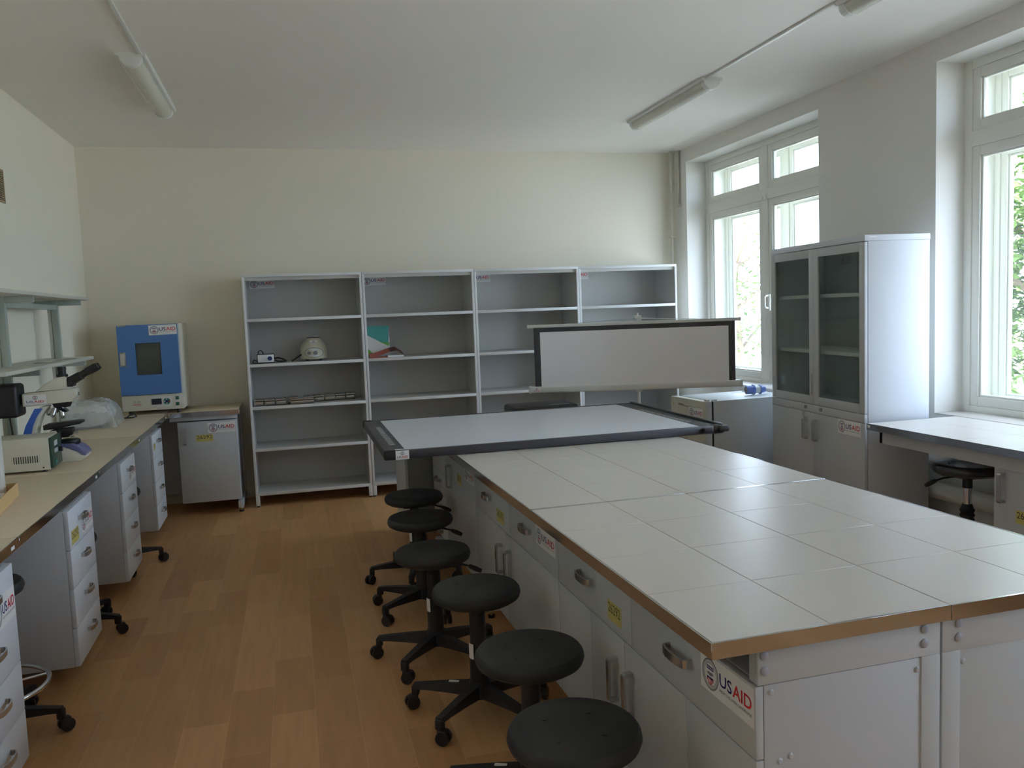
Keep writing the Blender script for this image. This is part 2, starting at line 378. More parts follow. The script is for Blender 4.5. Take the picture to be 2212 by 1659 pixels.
# ------------------------------------------------------------------ windows (double box windows with wide mullion and transom)
def make_window():
    root = bpy.data.objects.new('window_1', None); COL.objects.link(root); root['kind'] = 'structure'
    W = 2.07; H0, H1 = WZ0, WZ1
    cx0, cx1 = W / 2 - 0.045, W / 2 + 0.045
    zt0, zt1 = 2.405, 2.495
    # local: x depth outward, y along wall (0..W), z world
    f = MB()
    for (y0, y1, z0, z1) in [(0, 0.055, H0, H1), (W - 0.055, W, H0, H1), (0.055, W - 0.055, H1 - 0.05, H1), (0.055, W - 0.055, H0, H0 + 0.045),
                             (cx0, cx1, H0 + 0.045, H1 - 0.05), (0.055, cx0, zt0, zt1), (cx1, W - 0.055, zt0, zt1)]:
        f.box(0.0, y0, z0, 0.075, y1, z1, 'window_paint', 0.003)
    # box lining between inner and outer windows
    f.box(0.075, 0.0, H0, 0.26, 0.02, H1, 'window_paint'); f.box(0.075, W - 0.02, H0, 0.26, W, H1, 'window_paint')
    f.box(0.075, 0.02, H1 - 0.02, 0.26, W - 0.02, H1, 'window_paint'); f.box(0.075, 0.02, H0, 0.26, W - 0.02, H0 + 0.02, 'window_paint')
    # outer fixed frame
    for (y0, y1, z0, z1) in [(0.02, 0.06, H0 + 0.02, H1 - 0.02), (W - 0.06, W - 0.02, H0 + 0.02, H1 - 0.02), (0.06, W - 0.06, H1 - 0.06, H1 - 0.02), (0.06, W - 0.06, H0 + 0.02, H0 + 0.06),
                             (cx0, cx1, H0 + 0.06, H1 - 0.06), (0.06, cx0, zt0, zt1), (cx1, W - 0.06, zt0, zt1)]:
        f.box(0.20, y0, z0, 0.26, y1, z1, 'window_paint', 0.003)
    f.build('window_frame', root)
    for (y0, y1) in ((0.055, cx0), (cx1, W - 0.055)):
        for (z0, z1) in ((H0 + 0.045, zt0), (zt1, H1 - 0.05)):
            for (xa, s, g) in ((0.012, 0.0, 0.055), (0.212, 0.005, 0.045)):
                sh = MB(); t = g
                a0, a1, b0, b1 = y0 + s, y1 - s, z0 + s, z1 - s
                for (p, q, r, u) in ((a0, a0 + t, b0, b1), (a1 - t, a1, b0, b1), (a0 + t, a1 - t, b0, b0 + t), (a0 + t, a1 - t, b1 - t, b1)):
                    sh.box(xa - 0.004, p, r, xa + 0.04, q, u, 'window_paint', 0.004)
                # stepped glazing bead
                c0, c1, d0, d1 = a0 + t, a1 - t, b0 + t, b1 - t; e = 0.012
                for (p, q, r, u) in ((c0, c0 + e, d0, d1), (c1 - e, c1, d0, d1), (c0 + e, c1 - e, d0, d0 + e), (c0 + e, c1 - e, d1 - e, d1)):
                    sh.box(xa + 0.008, p, r, xa + 0.036, q, u, 'window_paint', 0.003)
                so = sh.build('sash', root)
                gl = MB(); gl.box(xa + 0.018, c0 + e, d0 + e, xa + 0.022, c1 - e, d1 - e, 'window_glass'); gl.build('glass_pane', so, smooth=False)
    h = MB()
    h.box(-0.018, cx0 - 0.045, 1.47, -0.008, cx0 - 0.015, 1.61, 'window_paint', 0.003)
    h.tube([(-0.012, cx0 - 0.03, 1.49), (-0.045, cx0 - 0.03, 1.495), (-0.055, cx0 - 0.03, 1.51), (-0.055, cx0 - 0.03, 1.58), (-0.045, cx0 - 0.03, 1.595), (-0.012, cx0 - 0.03, 1.60)], 0.008, 'white_plastic')
    h.build('window_handle', root)
    l = MB(); l.box(-0.02, cx0 + 0.01, 2.40, 0.0, cx1 - 0.01, 2.44, 'window_paint', 0.006); l.cyl((-0.03, W / 2, 2.42), (0, W / 2, 2.42), 0.014, 'window_paint'); l.build('latch', root)
    return root
win = make_window(); win.matrix_world = T(3.915, WIN[0][0], 0)
for i, (a, b) in enumerate(WIN[1:]):
    w2 = copy_tree(win); w2.matrix_world = T(3.915, a, 0); w2.name = 'window_%d' % (i + 2)
# sills
for i, (a, b) in enumerate(WIN):
    mb = MB(); mb.box(XR - 0.004, a + 0.002, WZ0, 3.914, b - 0.002, WZ0 + 0.008, 'tile', 0.001); struct(mb.build('trim_%d' % (i + 1)))

# ------------------------------------------------------------------ heating pipes
for (x, y, r, z0, z1, lab) in ((3.635, 7.545, 0.016, 0.0, ZC, 'thin beige heating pipe running floor to ceiling in the back right corner'),
                               (3.690, 7.50, 0.012, 2.50, ZC, 'short painted pipe beside the corner riser ending in a clamp')):
    mb = MB(); mb.tube([(x - 0.01, y, z0), (x + 0.004, y, z0 + (z1 - z0) * 0.4), (x, y, z1 - 0.12), (x + 0.004, y, z1)], r, 'old_pipe', seg=12)
    o = mb.build('heating_pipe', label=lab, category='pipe', group='vertical pipes in the back right corner')
    mb = MB(); mb.box(x - 0.022, y - 0.02, z0 + (0.0 if z0 > 1 else 2.2), XR - 0.001 if x > 3.66 else x + 0.022, y + 0.02, z0 + (0.02 if z0 > 1 else 2.22), 'old_pipe', 0.003); mb.build('pipe_clamp', o)
for k, z in enumerate((0.60, 0.40)):
    mb = MB(); mb.cyl((3.63, -1.8, z), (3.63, 7.2, z), 0.05, 'pipe_paint', seg=28)
    o = mb.build('heating_pipe', label=('upper' if k == 0 else 'lower') + ' thick white heating pipe along the window wall under the tiled side table', category='pipe', group='thick heating pipes under the windows')
    for y in (-1.2, 1.0, 3.62, 5.7):
        b = MB(); b.box(3.62, y - 0.015, z - 0.062, XR - 0.001, y + 0.015, z - 0.05, 'pipe_paint'); b.box(3.62, y - 0.015, z - 0.06, 3.64, y + 0.015, z - 0.045, 'pipe_paint'); b.build('pipe_bracket', o)

# ------------------------------------------------------------------ ceiling lamps and cable ducts
def make_lamp():
    root = thing('ceiling_lamp', '', 'ceiling lamp', group='fluorescent ceiling lamps')
    L = 1.26
    b = MB(); b.prism([(-0.078, 0), (-0.078, -0.014), (-0.070, -0.020), (0.070, -0.020), (0.078, -0.014), (0.078, 0)], 0, L, 'white_plastic', 'y'); b.build('housing', root)
    d = MB(); n = 12
    pr = [(-0.052, -0.020)] + [(-0.052 * math.cos(PI * i / n), -0.022 - 0.048 * math.sin(PI * i / n)) for i in range(n + 1)] + [(0.052, -0.020)]
    d.prism(pr, 0.045, L - 0.045, 'lamp_diffuser', 'y'); d.build('diffuser', root)
    for (a, c) in ((0.0, 0.045), (L - 0.045, L)):
        e = MB(); pr2 = [(x * 1.12, z * 1.05 if z < -0.03 else z) for x, z in pr]; e.prism(pr2, a, c, 'white_plastic', 'y', bev=0.002); e.build('end_cap', root)
    return root
mat('lamp_diffuser', (0.66, 0.66, 0.58), 0.25)
lamp = make_lamp(); lamp.matrix_world = T(-0.765, 5.02, ZC); lamp['label'] = 'unlit white fluorescent ceiling lamp above the aisle, on the left'
dup(lamp, T(2.765, 5.09, ZC), 'unlit white fluorescent ceiling lamp near the far window, in line before the shelves')
dup(lamp, T(2.80, 2.49, ZC), 'unlit fluorescent ceiling lamp cut by the top edge of the photo, on the right')
for (x, y0, y1, lab) in ((-0.715, -1.5, 5.02, 'thin white cable duct running up to the left ceiling lamp'), (2.725, 3.75, 5.09, 'white cable duct on the ceiling between the two right lamps')):
    mb = MB(); mb.box(x - 0.011, y0, ZC - 0.012, x + 0.011, y1, ZC, 'white_plastic', 0.002)
    mb.build('cable_duct', label=lab, category='cable duct')

# ventilation grille
g = thing('ventilation_grille', 'brown slatted ventilation grille high on the left wall', 'grille', T(XL, 5.45, 2.315))
mb = MB(); W, H = 0.27, 0.20
for (a, b, c, d) in ((0, 0.012, 0, H), (W - 0.012, W, 0, H), (0.012, W - 0.012, 0, 0.012), (0.012, W - 0.012, H - 0.012, H)): mb.box(0, a, c, 0.012, b, d, 'vent_wood', 0.002)
mb.build('frame', g)
mb = MB(); mb.box(0.0, 0.012, 0.012, 0.002, W - 0.012, H - 0.012, 'ink')
for i in range(15): mb.box(0.003, 0.012, 0.016 + i * 0.0118, 0.010, W - 0.012, 0.022 + i * 0.0118, 'vent_wood')
mb.build('louvre', g)

# ------------------------------------------------------------------ handles
def arch_profile(L, p, t):
    out = [(-L / 2, 0), (-L / 2, -p * 0.55), (-L / 2 + 0.006, -p * 0.8), (-L * 0.25, -p), (0, -p * 1.05), (L * 0.25, -p), (L / 2 - 0.006, -p * 0.8), (L / 2, -p * 0.55), (L / 2, 0)]
    inn = [(x * (1 - 2 * t / L) if abs(x) > L * 0.3 else x, y + t if y < 0 else y) for x, y in out]
    return out + inn[::-1]
_h = {}
def handle(parent, kind, M):
    if kind not in _h:
        mb = MB()
        if kind == 'arch': mb.prism(arch_profile(0.125, 0.030, 0.005), -0.011, 0.011, 'handle_metal', 'z')
        elif kind == 'arch_small': mb.prism(arch_profile(0.11, 0.026, 0.004), -0.009, 0.009, 'handle_metal', 'z')
        else:
            L = 0.14
            mb.prism([(0, -L / 2), (-0.027, -L / 2), (-0.033, -L / 2 + 0.008), (-0.033, L / 2 - 0.008), (-0.027, L / 2), (0, L / 2), (0, L / 2 - 0.012), (-0.022, L / 2 - 0.012), (-0.025, L / 2 - 0.018), (-0.025, -L / 2 + 0.018), (-0.022, -L / 2 + 0.012), (0, -L / 2 + 0.012)], -0.0105, 0.0105, 'handle_metal', 'x')
        _h[kind] = mb.mesh('handle')
    o = bpy.data.objects.new('handle', _h[kind]); COL.objects.link(o); o.parent = parent; o.matrix_local = M
    return o

# ------------------------------------------------------------------ lab tables and base cabinets (local: x along width, front faces -y, z up)
ZT = 0.843
def worktop(root, W, D, kind, tx=None, ty=None, trim=('f', 'l', 'r')):
    mb = MB(); t = 0.004
    if kind == 'tile':
        mb.box(0.001, 0.002, ZT - 0.034, W - 0.001, D, ZT - 0.0022, 'grout')
        for i in range(len(tx) - 1):
            for j in range(len(ty) - 1):
                mb.box(tx[i] + 0.0009, ty[j] + 0.0009, ZT - 0.003, tx[i + 1] - 0.0009, ty[j + 1] - 0.0009, ZT, 'tile', 0.0008, seg=1)
    else:
        mb.box(0.001, 0.002, ZT - 0.034, W - 0.001, D - 0.001, ZT, 'laminate', 0.0015)
    wt = mb.build('worktop', root)
    e = MB(); z0, z1 = ZT - 0.036, ZT + 0.0006
    if 'f' in trim: e.box(0, -0.0015, z0, W, 0.002, z1, 'steel', 0.0006, seg=1)
    if 'l' in trim: e.box(-0.0005, 0, z0, 0.0025, D, z1, 'steel', 0.0006, seg=1); e.box(0.0025, 0, ZT - 0.003, 0.0055, D, z1, 'handle_metal')
    if 'r' in trim: e.box(W - 0.0025, 0, z0, W + 0.0005, D, z1, 'steel', 0.0006, seg=1); e.box(W - 0.0055, 0, ZT - 0.003, W - 0.0025, D, z1, 'handle_metal')
    if trim: e.build('edge_trim', wt)
    return wt
def frame_leg(root, x, D, front=0.03):
    mb = MB()
    mb.box(x - 0.02, D - 0.10, 0.03, x + 0.02, D - 0.04, ZT - 0.036, 'lab_grey', 0.002)
    mb.box(x - 0.02, front, 0.035, x + 0.02, D - 0.02, 0.095, 'lab_grey', 0.003)
    mb.build('leg', root)
    for yy in (front + 0.04, D - 0.07):
        f = MB(); f.cyl((x, yy, 0.0), (x, yy, 0.012), 0.018, 'black_plastic'); f.cyl((x, yy, 0.012), (x, yy, 0.036), 0.006, 'brass', seg=10); f.build('adjustable_foot', root)
def apron(root, x0, x1, y, z0=0.762, z1=ZT - 0.036, m='lab_grey'):
    mb = MB(); mb.box(x0, y, z0, x1, y + 0.03, z1, m, 0.002); mb.build('apron_rail', root)
mat('bolt_grey', (0.40, 0.41, 0.46), 0.4)
def bolt(mb, p, n, r=0.009, m='bolt_grey'):
    p = Vector(p); n = Vector(n); mb.cyl(p, p + n * 0.003, r, m, seg=16); mb.cyl(p + n * 0.003, p + n * 0.006, r, m, r1=r * 0.55, seg=16)

def base_cabinet(label, cat, M, W, D, z0, z1, fronts, group=None, name='base_cabinet', feet=False, side='side_grey', front='lab_grey'):
    """fronts: (x0,z0,x1,z1,kind,[(handle,hx,hz)...],[stickers (kind,x,z,w,h)...])"""
    root = thing(name, label, cat, M, group)
    b = MB(); t = 0.016
    b.box(0, 0.0205, z0, t, D, z1, side, 0.001); b.box(W - t, 0.0205, z0, W, D, z1, side, 0.001)
    b.box(t, 0.0205, z0, W - t, D, z0 + t, 'side_grey'); b.box(t, 0.0205, z1 - t, W - t, D, z1, 'side_grey'); b.box(t, D - t, z0 + t, W - t, D, z1 - t, 'side_grey')
    b.build('carcass', root)
    for (a, c, d, e, kind, hs, st) in fronts:
        f = MB(); f.box(a + 0.0012, 0, c + 0.0015, d - 0.0012, 0.0195, e - 0.0015, front, 0.0015)
        fo = f.build(kind, root)
        for (hk, hx, hz) in hs:
            handle(fo, hk if hk != 'v' else 'vbar', T(hx, 0, hz) if hk != 'v' else T(hx, 0, hz))
        for (sk, sx, sz, sw, shh, *tilt) in st:
            sticker(root, sk, sw, shh, T(sx, -0.0002, sz, ry=(tilt[0] if tilt else 0)))
    if feet:
        ft = MB()
        for x in (0.04, W - 0.04):
            for y in (0.06, D - 0.06): ft.cyl((x, y, 0), (x, y, z0), 0.016, 'black_plastic', seg=14)
        ft.build('plinth_feet', root)
    return root

# ---- central island: two tables wide, three long
IY = 0.0209
IO = Vector((0.806, 1.524, 0))
Iframe = Matrix.Translation(IO) @ Matrix.Rotation(IY, 4, 'Z')     # local x across (v), y along (u)
def isl(u, v): return Iframe @ Matrix.Translation((v, u, 0))
A = 0.3175; WT = 1.2812; DT = 0.6106
def left_M(u_far, v=0): return isl(u_far, v) @ Matrix.Rotation(-PI / 2, 4, 'Z')
def right_M(u_near, v): return isl(u_near, v) @ Matrix.Rotation(PI / 2, 4, 'Z')
txs = [0.006, 0.006 + A, 0.006 + 2 * A, 0.006 + 3 * A, WT - 0.006]
tyL = [0.003, 0.293, DT - 0.0004]
tyR = [0.003, 0.293, DT - 0.0004]
pos = ['nearest the camera', 'middle of the row', 'under the black framed board']
def end_panel(root, W, D, side, seam_right):
    """near-end steel panel on plane x=W-0.03 (side=1) or x=0.03 (side=-1)"""
    x = W - 0.03 if side > 0 else 0.03; s = side
    y0, y1 = 0.125, D - 0.003
    mb = MB()
    zt = ZT - 0.037
    mb.box(x - 0.012 * s, y0, zt - 0.088, x, y1, zt, 'lab_grey', 0.002)
    mb.box(x - 0.012 * s, y1 - 0.052, 0.04, x, y1, zt - 0.088, 'lab_grey', 0.002)
    mb.box(x - 0.014 * s, y0 + 0.018, 0.06, x - 0.006 * s, y1 - 0.054, zt - 0.090, 'lab_grey', 0.001)
    mb.box(x - 0.04 * s, y0 + 0.003, zt - 0.09, x - 0.012 * s, y0 + 0.033, zt, 'lab_grey', 0.002)
    mb.box(x - 0.03 * s, y0, 0.02, x - 0.014 * s, y1, 0.06, 'lab_grey', 0.002)
    mb.build('end_panel', root)
    for (yy, zz, r) in ((y0 + 0.016, zt - 0.022, 0.0105), (y0 + 0.016, zt - 0.056, 0.0105), (y1 - 0.045, zt - 0.022, 0.0105), (y1 - 0.045, zt - 0.056, 0.0105)):
        b = MB(); bolt(b, (x, yy, zz), (s, 0, 0), r); b.build('bolt_cap', root)
    for (yy, zz) in ((y0 + 0.034, zt - 0.108), (y0 + 0.055, zt - 0.27), (y0 + 0.082, zt - 0.263), (y1 - 0.062, zt - 0.118)):
        b = MB(); bolt(b, (x - 0.006 * s, yy, zz), (s, 0, 0), 0.0075, 'lab_grey'); b.build('bolt_cap', root)
for k in range(3):
    uf = WT * (k + 1)
    root = thing('island_table', 'white tiled island table on the stool side, ' + pos[k], 'lab table', left_M(uf), 'tiled tables of the central island')
    worktop(root, WT - 0.002, DT - 0.0002, 'tile', txs[:4] + [WT - 0.008], tyL)
    apron(root, 0.03, WT - (0.09 if k == 0 else 0.03), 0.15)
    if k == 0: end_panel(root, WT, DT, 1, True)
    frame_leg(root, 0.06, DT, 0.10)
    root = thing('island_table', 'white tiled island table on the window side, ' + pos[k], 'lab table', right_M(WT * k, 2 * DT), 'tiled tables of the central island')
    worktop(root, WT - 0.002, DT - 0.0002, 'tile', txs[:4] + [WT - 0.008], tyR)
    apron(root, 0.09 if k == 0 else 0.03, WT - 0.03, 0.15)
    if k == 0: end_panel(root, WT, DT, -1, False)
    frame_leg(root, WT - 0.06, DT, 0.10)
# island cabinets: front plane v = 0.105 .. body behind it
def icab(label, u_near, u_far, fronts, **k):
    return base_cabinet(label, 'cabinet', left_M(u_far, 0.122), u_far - u_near, 0.46, 0.125, 0.80 - 0.085, fronts, 'base cabinets under the island', **k)
W = 1.318
zd = 0.545
def ux(u, far): return far - u
far = 1.352
icab('grey base cabinet with two drawers, nearest the camera under the island', 0.034, far, [
    (0, zd, ux(0.696, far), 0.715, 'drawer', [('arch', ux(1.055, far), 0.65)], [('number', ux(0.875, far), 0.575, 0.105, 0.062)]),
    (ux(0.696, far), zd, W, 0.715, 'drawer', [('arch', ux(0.385, far), 0.648)], [('wide', ux(0.276, far), 0.616, 0.236, 0.092)]),
    (0, 0.125, ux(1.03, far), zd, 'door', [], []), (ux(1.03, far), 0.125, ux(0.752, far), zd, 'door', [('v', ux(0.815, far), 0.40)], []),
    (ux(0.752, far), 0.125, ux(0.36, far), zd, 'door', [('v', ux(0.70, far), 0.40)], []), (ux(0.36, far), 0.125, W, zd, 'door', [], [])])
far = 2.665
icab('grey base cabinet with two drawers in the middle under the island', 1.356, far, [
    (0, zd, ux(2.02, far), 0.715, 'drawer', [('arch', ux(2.39, far), 0.652)], [('number', ux(2.235, far), 0.57, 0.125, 0.062)]),
    (ux(2.02, far), zd, 1.309, 0.715, 'drawer', [('arch', ux(1.745, far), 0.648)], [('wide', ux(1.616, far), 0.622, 0.236, 0.075)]),
    (0, 0.125, ux(2.09, far), zd, 'door', [('v', ux(2.165, far), 0.405)], []), (ux(2.09, far), 0.125, 1.309, zd, 'door', [('v', ux(2.02, far), 0.41)], [])])
far = 3.895
icab('grey base cabinet with tall door and drawer column, farthest under the island', 2.672, far, [
    (0, 0.545, ux(3.47, far), 0.715, 'drawer', [('arch', ux(3.68, far), 0.672)], []),
    (0, 0.405, ux(3.47, far), 0.545, 'drawer', [('arch', ux(3.68, far), 0.50)], []),
    (0, 0.265, ux(3.47, far), 0.405, 'drawer', [('arch', ux(3.68, far), 0.335)], []),
    (0, 0.125, ux(3.47, far), 0.265, 'drawer', [('arch', ux(3.68, far), 0.17)], []),
    (ux(3.47, far), 0.125, 1.223, 0.715, 'door', [('v', ux(3.30, far), 0.585)], [('number', ux(3.12, far), 0.575, 0.12, 0.065), ('wide', ux(2.91, far), 0.64, 0.22, 0.07)])])
# cabinet standing across the far end of the island
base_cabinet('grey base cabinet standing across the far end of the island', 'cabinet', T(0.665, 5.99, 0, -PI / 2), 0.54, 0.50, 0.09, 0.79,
    [(0, 0.09, 0.54, 0.79, 'door', [('v', 0.06, 0.65)], [])], feet=True, side='shaded_panel')  # sides painted dark to hold the deep shade at the island's end
t4 = thing('end_table', 'low grey table at the far end of the island behind the black framed board', 'table', T(1.20, 5.45, 0))
mb = MB(); mb.box(0, 0, 0.765, 0.83, 0.54, 0.79, 'lab_grey', 0.002); mb.build('table_top', t4)
for (x, y) in ((0.03, 0.03), (0.77, 0.03), (0.03, 0.48), (0.77, 0.48)):
    mb = MB(); mb.box(x, y, 0, x + 0.03, y + 0.03, 0.765, 'lab_grey', 0.002); mb.build('leg', t4)
c4 = thing('equipment_case', 'flat black case lying behind the black framed board', 'case', T(1.44, 5.50, 0.79, 0.0))
mb = MB(); mb.box(0, 0, 0.0, 0.47, 0.30, 0.095, 'black_plastic', 0.02, seg=3); mb.build('case_body', c4)
mb = MB(); mb.box(0.17, -0.018, 0.045, 0.30, -0.006, 0.06, 'handle_metal', 0.003); mb.box(0.17, -0.018, 0.045, 0.18, 0.002, 0.06, 'handle_metal'); mb.box(0.29, -0.018, 0.045, 0.30, 0.002, 0.06, 'handle_metal'); mb.build('handle', c4)
mb = MB(); mb.box(0.27, 0.05, 0.094, 0.42, 0.06, 0.0965, 'icon_grey'); mb.build('trim_strip', c4)

# ------------------------------------------------------------------ interactive board lying on the island
bd = thing('whiteboard', 'interactive whiteboard with dark frame lying flat on the island', 'whiteboard', T(0.40, 4.055, ZT + 0.002))
BW, BD, BH = 1.84, 1.275, 0.044
mb = MB()
mb.box(0, 0, 0, BW, 0.022, BH, 'dark_frame', 0.006); mb.box(0, BD - 0.03, 0, BW, BD, BH, 'dark_frame', 0.006)
mb.box(0, 0.022, 0, 0.104, BD - 0.03, BH, 'dark_frame', 0.004); mb.box(BW - 0.13, 0.022, 0, BW, BD - 0.03, BH - 0.004, 'dark_frame', 0.004)
mb.box(BW - 0.022, 0.01, 0, BW, BD - 0.01, BH + 0.008, 'black_gloss', 0.004)
mb.build('frame', bd)
mb = MB(); mb.box(0.104, 0.022, 0.004, BW - 0.13, BD - 0.03, BH - 0.003, 'board_white'); mb.build('writing_surface', bd, smooth=False)
def icon_strip(x, y0, y1, n, z):
    mb = MB(); p = (y1 - y0) / n
    for i in range(n):
        yy = y0 + i * p
        for (a, b, c, d) in ((0, 0.03, 0, 0.004), (0, 0.03, 0.018, 0.022), (0, 0.004, 0, 0.022), (0.026, 0.03, 0, 0.022)):
            mb.box(x + a, yy + c, z, x + b, yy + d, z + 0.0006, 'icon_grey')
        if i % 2 == 0: mb.box(x + 0.010, yy + 0.008, z, x + 0.020, yy + 0.014, z + 0.0006, 'icon_grey')
    return mb
icon_strip(0.045, 0.20, 0.95, 18, BH).build('icon_strip', bd); icon_strip(BW - 0.115, 0.22, 0.93, 18, BH - 0.004).build('icon_strip', bd)
for (x, y) in ((0, 0), (0, BD - 0.04), (BW - 0.06, 0)):
    mb = MB(); mb.box(x - 0.004, y - 0.004, -0.001, x + 0.055, y + 0.044, BH + 0.003, 'black_plastic', 0.008, seg=3); mb.build('corner_cap', bd)
mb = MB(); mb.box(BW - 0.13, -0.025, 0.012, BW - 0.08, 0.0, 0.036, 'black_plastic', 0.004); mb.box(BW - 0.035, -0.02, 0.01, BW + 0.02, 0.03, 0.042, 'black_plastic', 0.006); mb.build('pen_clip', bd)
sticker(bd, 'square', 0.066, 0.044, T(0.052, -0.0045, 0.0)); sticker(bd, 'square', 0.066, 0.02, T(0.052, 0.0, BH + 0.0035, rx=-PI / 2))

# ------------------------------------------------------------------ left wall bench row (frame turned a little)
BY = 0.0127
Bframe = Matrix.Translation((-0.952, 3.15, 0)) @ Matrix.Rotation(BY, 4, 'Z')
def bench_M(u, v=0): return Bframe @ Matrix.Translation((v, u, 0)) @ Matrix.Rotation(PI / 2, 4, 'Z')
seams = [-1.30, 0.0, 1.315, 2.60, 3.87]
bl = ['beige topped wall bench nearest the camera at the left edge', 'beige topped wall bench carrying the cardboard tray', 'beige topped wall bench under the microscope', 'beige topped wall bench beside the corner']
for k in range(4):
    w = seams[k + 1] - seams[k] - 0.003
    root = thing('wall_bench', bl[k], 'lab bench', bench_M(seams[k]), 'beige benches along the left wall')
    worktop(root, w, 0.655, 'laminate', trim=('f',) if k < 3 else ('f',))
    apron(root, 0.03, w - 0.03, 0.03, 0.78, ZT - 0.036, 'rail_light'); frame_leg(root, w - 0.02, 0.64, 0.05)
    lb = MB(); lb.box(w - 0.09, -0.0025, ZT - 0.026, w - 0.055, -0.0015, ZT - 0.014, 'sticker_white'); lb.build('size_tag', root)
def drawers(label, u, w, st, z0=0.095, z1=0.775):
    n = 4; hh = (z1 - z0) / n; fr = []
    for i in range(n):
        fr.append((0, z0 + i * hh, w, z0 + (i + 1) * hh, 'drawer', [('arch_small', w * 0.50, z0 + (i + 0.62) * hh)], st if i == n - 1 else []))
    return base_cabinet(label, 'drawer unit', bench_M(u, 0.028 - 0.035), w, 0.50, z0, z1, fr, 'drawer units under the wall bench', name='drawer_unit', feet=False, front='lab_white')
us = ('wide', 0.20, 0.635, 0.225, 0.085, 0.05)
drawers('grey four drawer unit at the left edge of the photo', -0.54, 0.47, [('wide', 0.235, 0.60, 0.225, 0.10)])
drawers('grey four drawer unit with sticker and yellow tag, nearest complete one on the left', 0.69, 0.45, [('wide', 0.215, 0.625, 0.225, 0.085), ('number', 0.03, 0.62, 0.13, 0.06)])
drawers('grey four drawer unit in the middle of the wall bench, sticker but no yellow tag', 1.90, 0.46, [('wide', 0.225, 0.63, 0.225, 0.085)])
drawers('grey four drawer unit closest to the back corner bench', 3.10, 0.46, [('number', 0.04, 0.66, 0.07, 0.05)])
# back bench in the corner
bb = thing('corner_bench', 'beige topped corner bench against the back wall carrying the blue oven', 'lab bench', T(-1.02, 7.035, 0))
worktop(bb, 0.565, 0.56, 'laminate', trim=('f', 'r'))
mb = MB(); mb.box(-0.22, 0.50, 0.10, 0.08, 0.515, 0.80, 'side_grey'); mb.build('modesty_panel', bb)
apron(bb, 0.03, 0.545, 0.03, 0.772, ZT - 0.036); frame_leg(bb, 0.53, 0.55, 0.0)
cf = thing('corner_bench', 'dark corner piece of beige worktop where the two wall benches meet', 'worktop', T(XL + 0.01, 7.035, 0))
worktop(cf, 0.61, 0.56, 'laminate', trim=()); frame_leg(cf, 0.06, 0.55, 0.05)
base_cabinet('grey single door cabinet under the corner bench with sticker and yellow tag', 'cabinet', T(-0.935, 7.055, 0), 0.45, 0.48, 0.105, 0.762,
    [(0, 0.105, 0.45, 0.762, 'door', [('v', 0.05, 0.655)], [('wide', 0.228, 0.665, 0.212, 0.082), ('number', 0.135, 0.60, 0.13, 0.055)])])

# ------------------------------------------------------------------ reagent rack over the left bench
rk = thing('reagent_rack', 'grey green steel rack with two long shelves above the left bench', 'rack', T(0, 0, ZT))
for y in (5.078, 6.13):
    mb = MB(); mb.box(-1.530, y - 0.018, 0, -1.495, y + 0.018, 0.93, 'rail_green', 0.002); mb.box(-1.562, y + 0.0, 0, -1.540, y + 0.03, 0.93, 'rail_light', 0.002); mb.build('upright', rk)
    for z in (0.89, 0.487):
        mb = MB(); mb.box(-1.635, y - 0.010, z - 0.034, -1.355, y + 0.010, z, 'rail_green', 0.002); mb.build('shelf_bracket', rk)
for z in (0.89, 0.488):
    mb = MB(); mb.box(-1.638, 4.45, z, -1.335, 6.28, z + 0.02, 'rack_shelf', 0.002); mb.build('shelf', rk)
mb = MB(); mb.box(-1.528, 5.10, 0.83, -1.500, 6.11, 0.862, 'rail_green', 0.002); mb.build('cross_rail', rk)
wl = thing('wire_loop', 'thin steel wire loop lying on the lower rack shelf', 'wire', T(0, 0, ZT + 0.508))
mb = MB(); mb.tube([(-1.38, 5.60, 0.003), (-1.42, 5.45, 0.004), (-1.47, 5.40, 0.003), (-1.48, 5.50, 0.003), (-1.42, 5.70, 0.004), (-1.37, 5.95, 0.003)], 0.003, 'handle_metal', seg=6); mb.build('wire', wl)

# ------------------------------------------------------------------ cardboard tray with white contents
ct = thing('cardboard_tray', 'open orange brown cardboard tray on the wall bench at the left edge', 'tray', T(-1.125, 3.50, ZT, 0.12))
mb = MB(); mb.box(-0.32, 0, 0, 0, 0.46, 0.003, 'cardboard')
mb.box(-0.004, 0, 0.003, 0, 0.46, 0.055, 'cardboard'); mb.box(-0.32, 0.456, 0.003, -0.004, 0.46, 0.055, 'cardboard'); mb.box(-0.32, 0, 0.003, -0.316, 0.456, 0.055, 'cardboard'); mb.box(-0.316, 0, 0.003, -0.004, 0.004, 0.055, 'cardboard')
mb.build('tray_body', ct)
pp = thing('paper_bundle', 'crumpled white paper lying in the cardboard tray', 'paper', T(-1.21, 3.66, ZT + 0.0045, 0.12))
mb = MB(); mb.box(-0.18, -0.12, 0, 0.045, 0.17, 0.034, 'paper', 0.012, seg=2); mb.build('paper_sheet', pp)
bx = thing('white_carton', 'tall narrow cream carton standing at the left edge of the photo', 'carton', T(-1.213, 3.895, ZT + 0.004, 0.12))
mb = MB(); mb.box(-0.10, -0.035, 0, 0, 0.035, 0.40, 'white_plastic', 0.003); mb.build('carton_body', bx)
mb = MB(); mb.box(-0.10, -0.035, 0.400, 0, 0.035, 0.402, 'paper'); mb.build('lid_flap', bx)

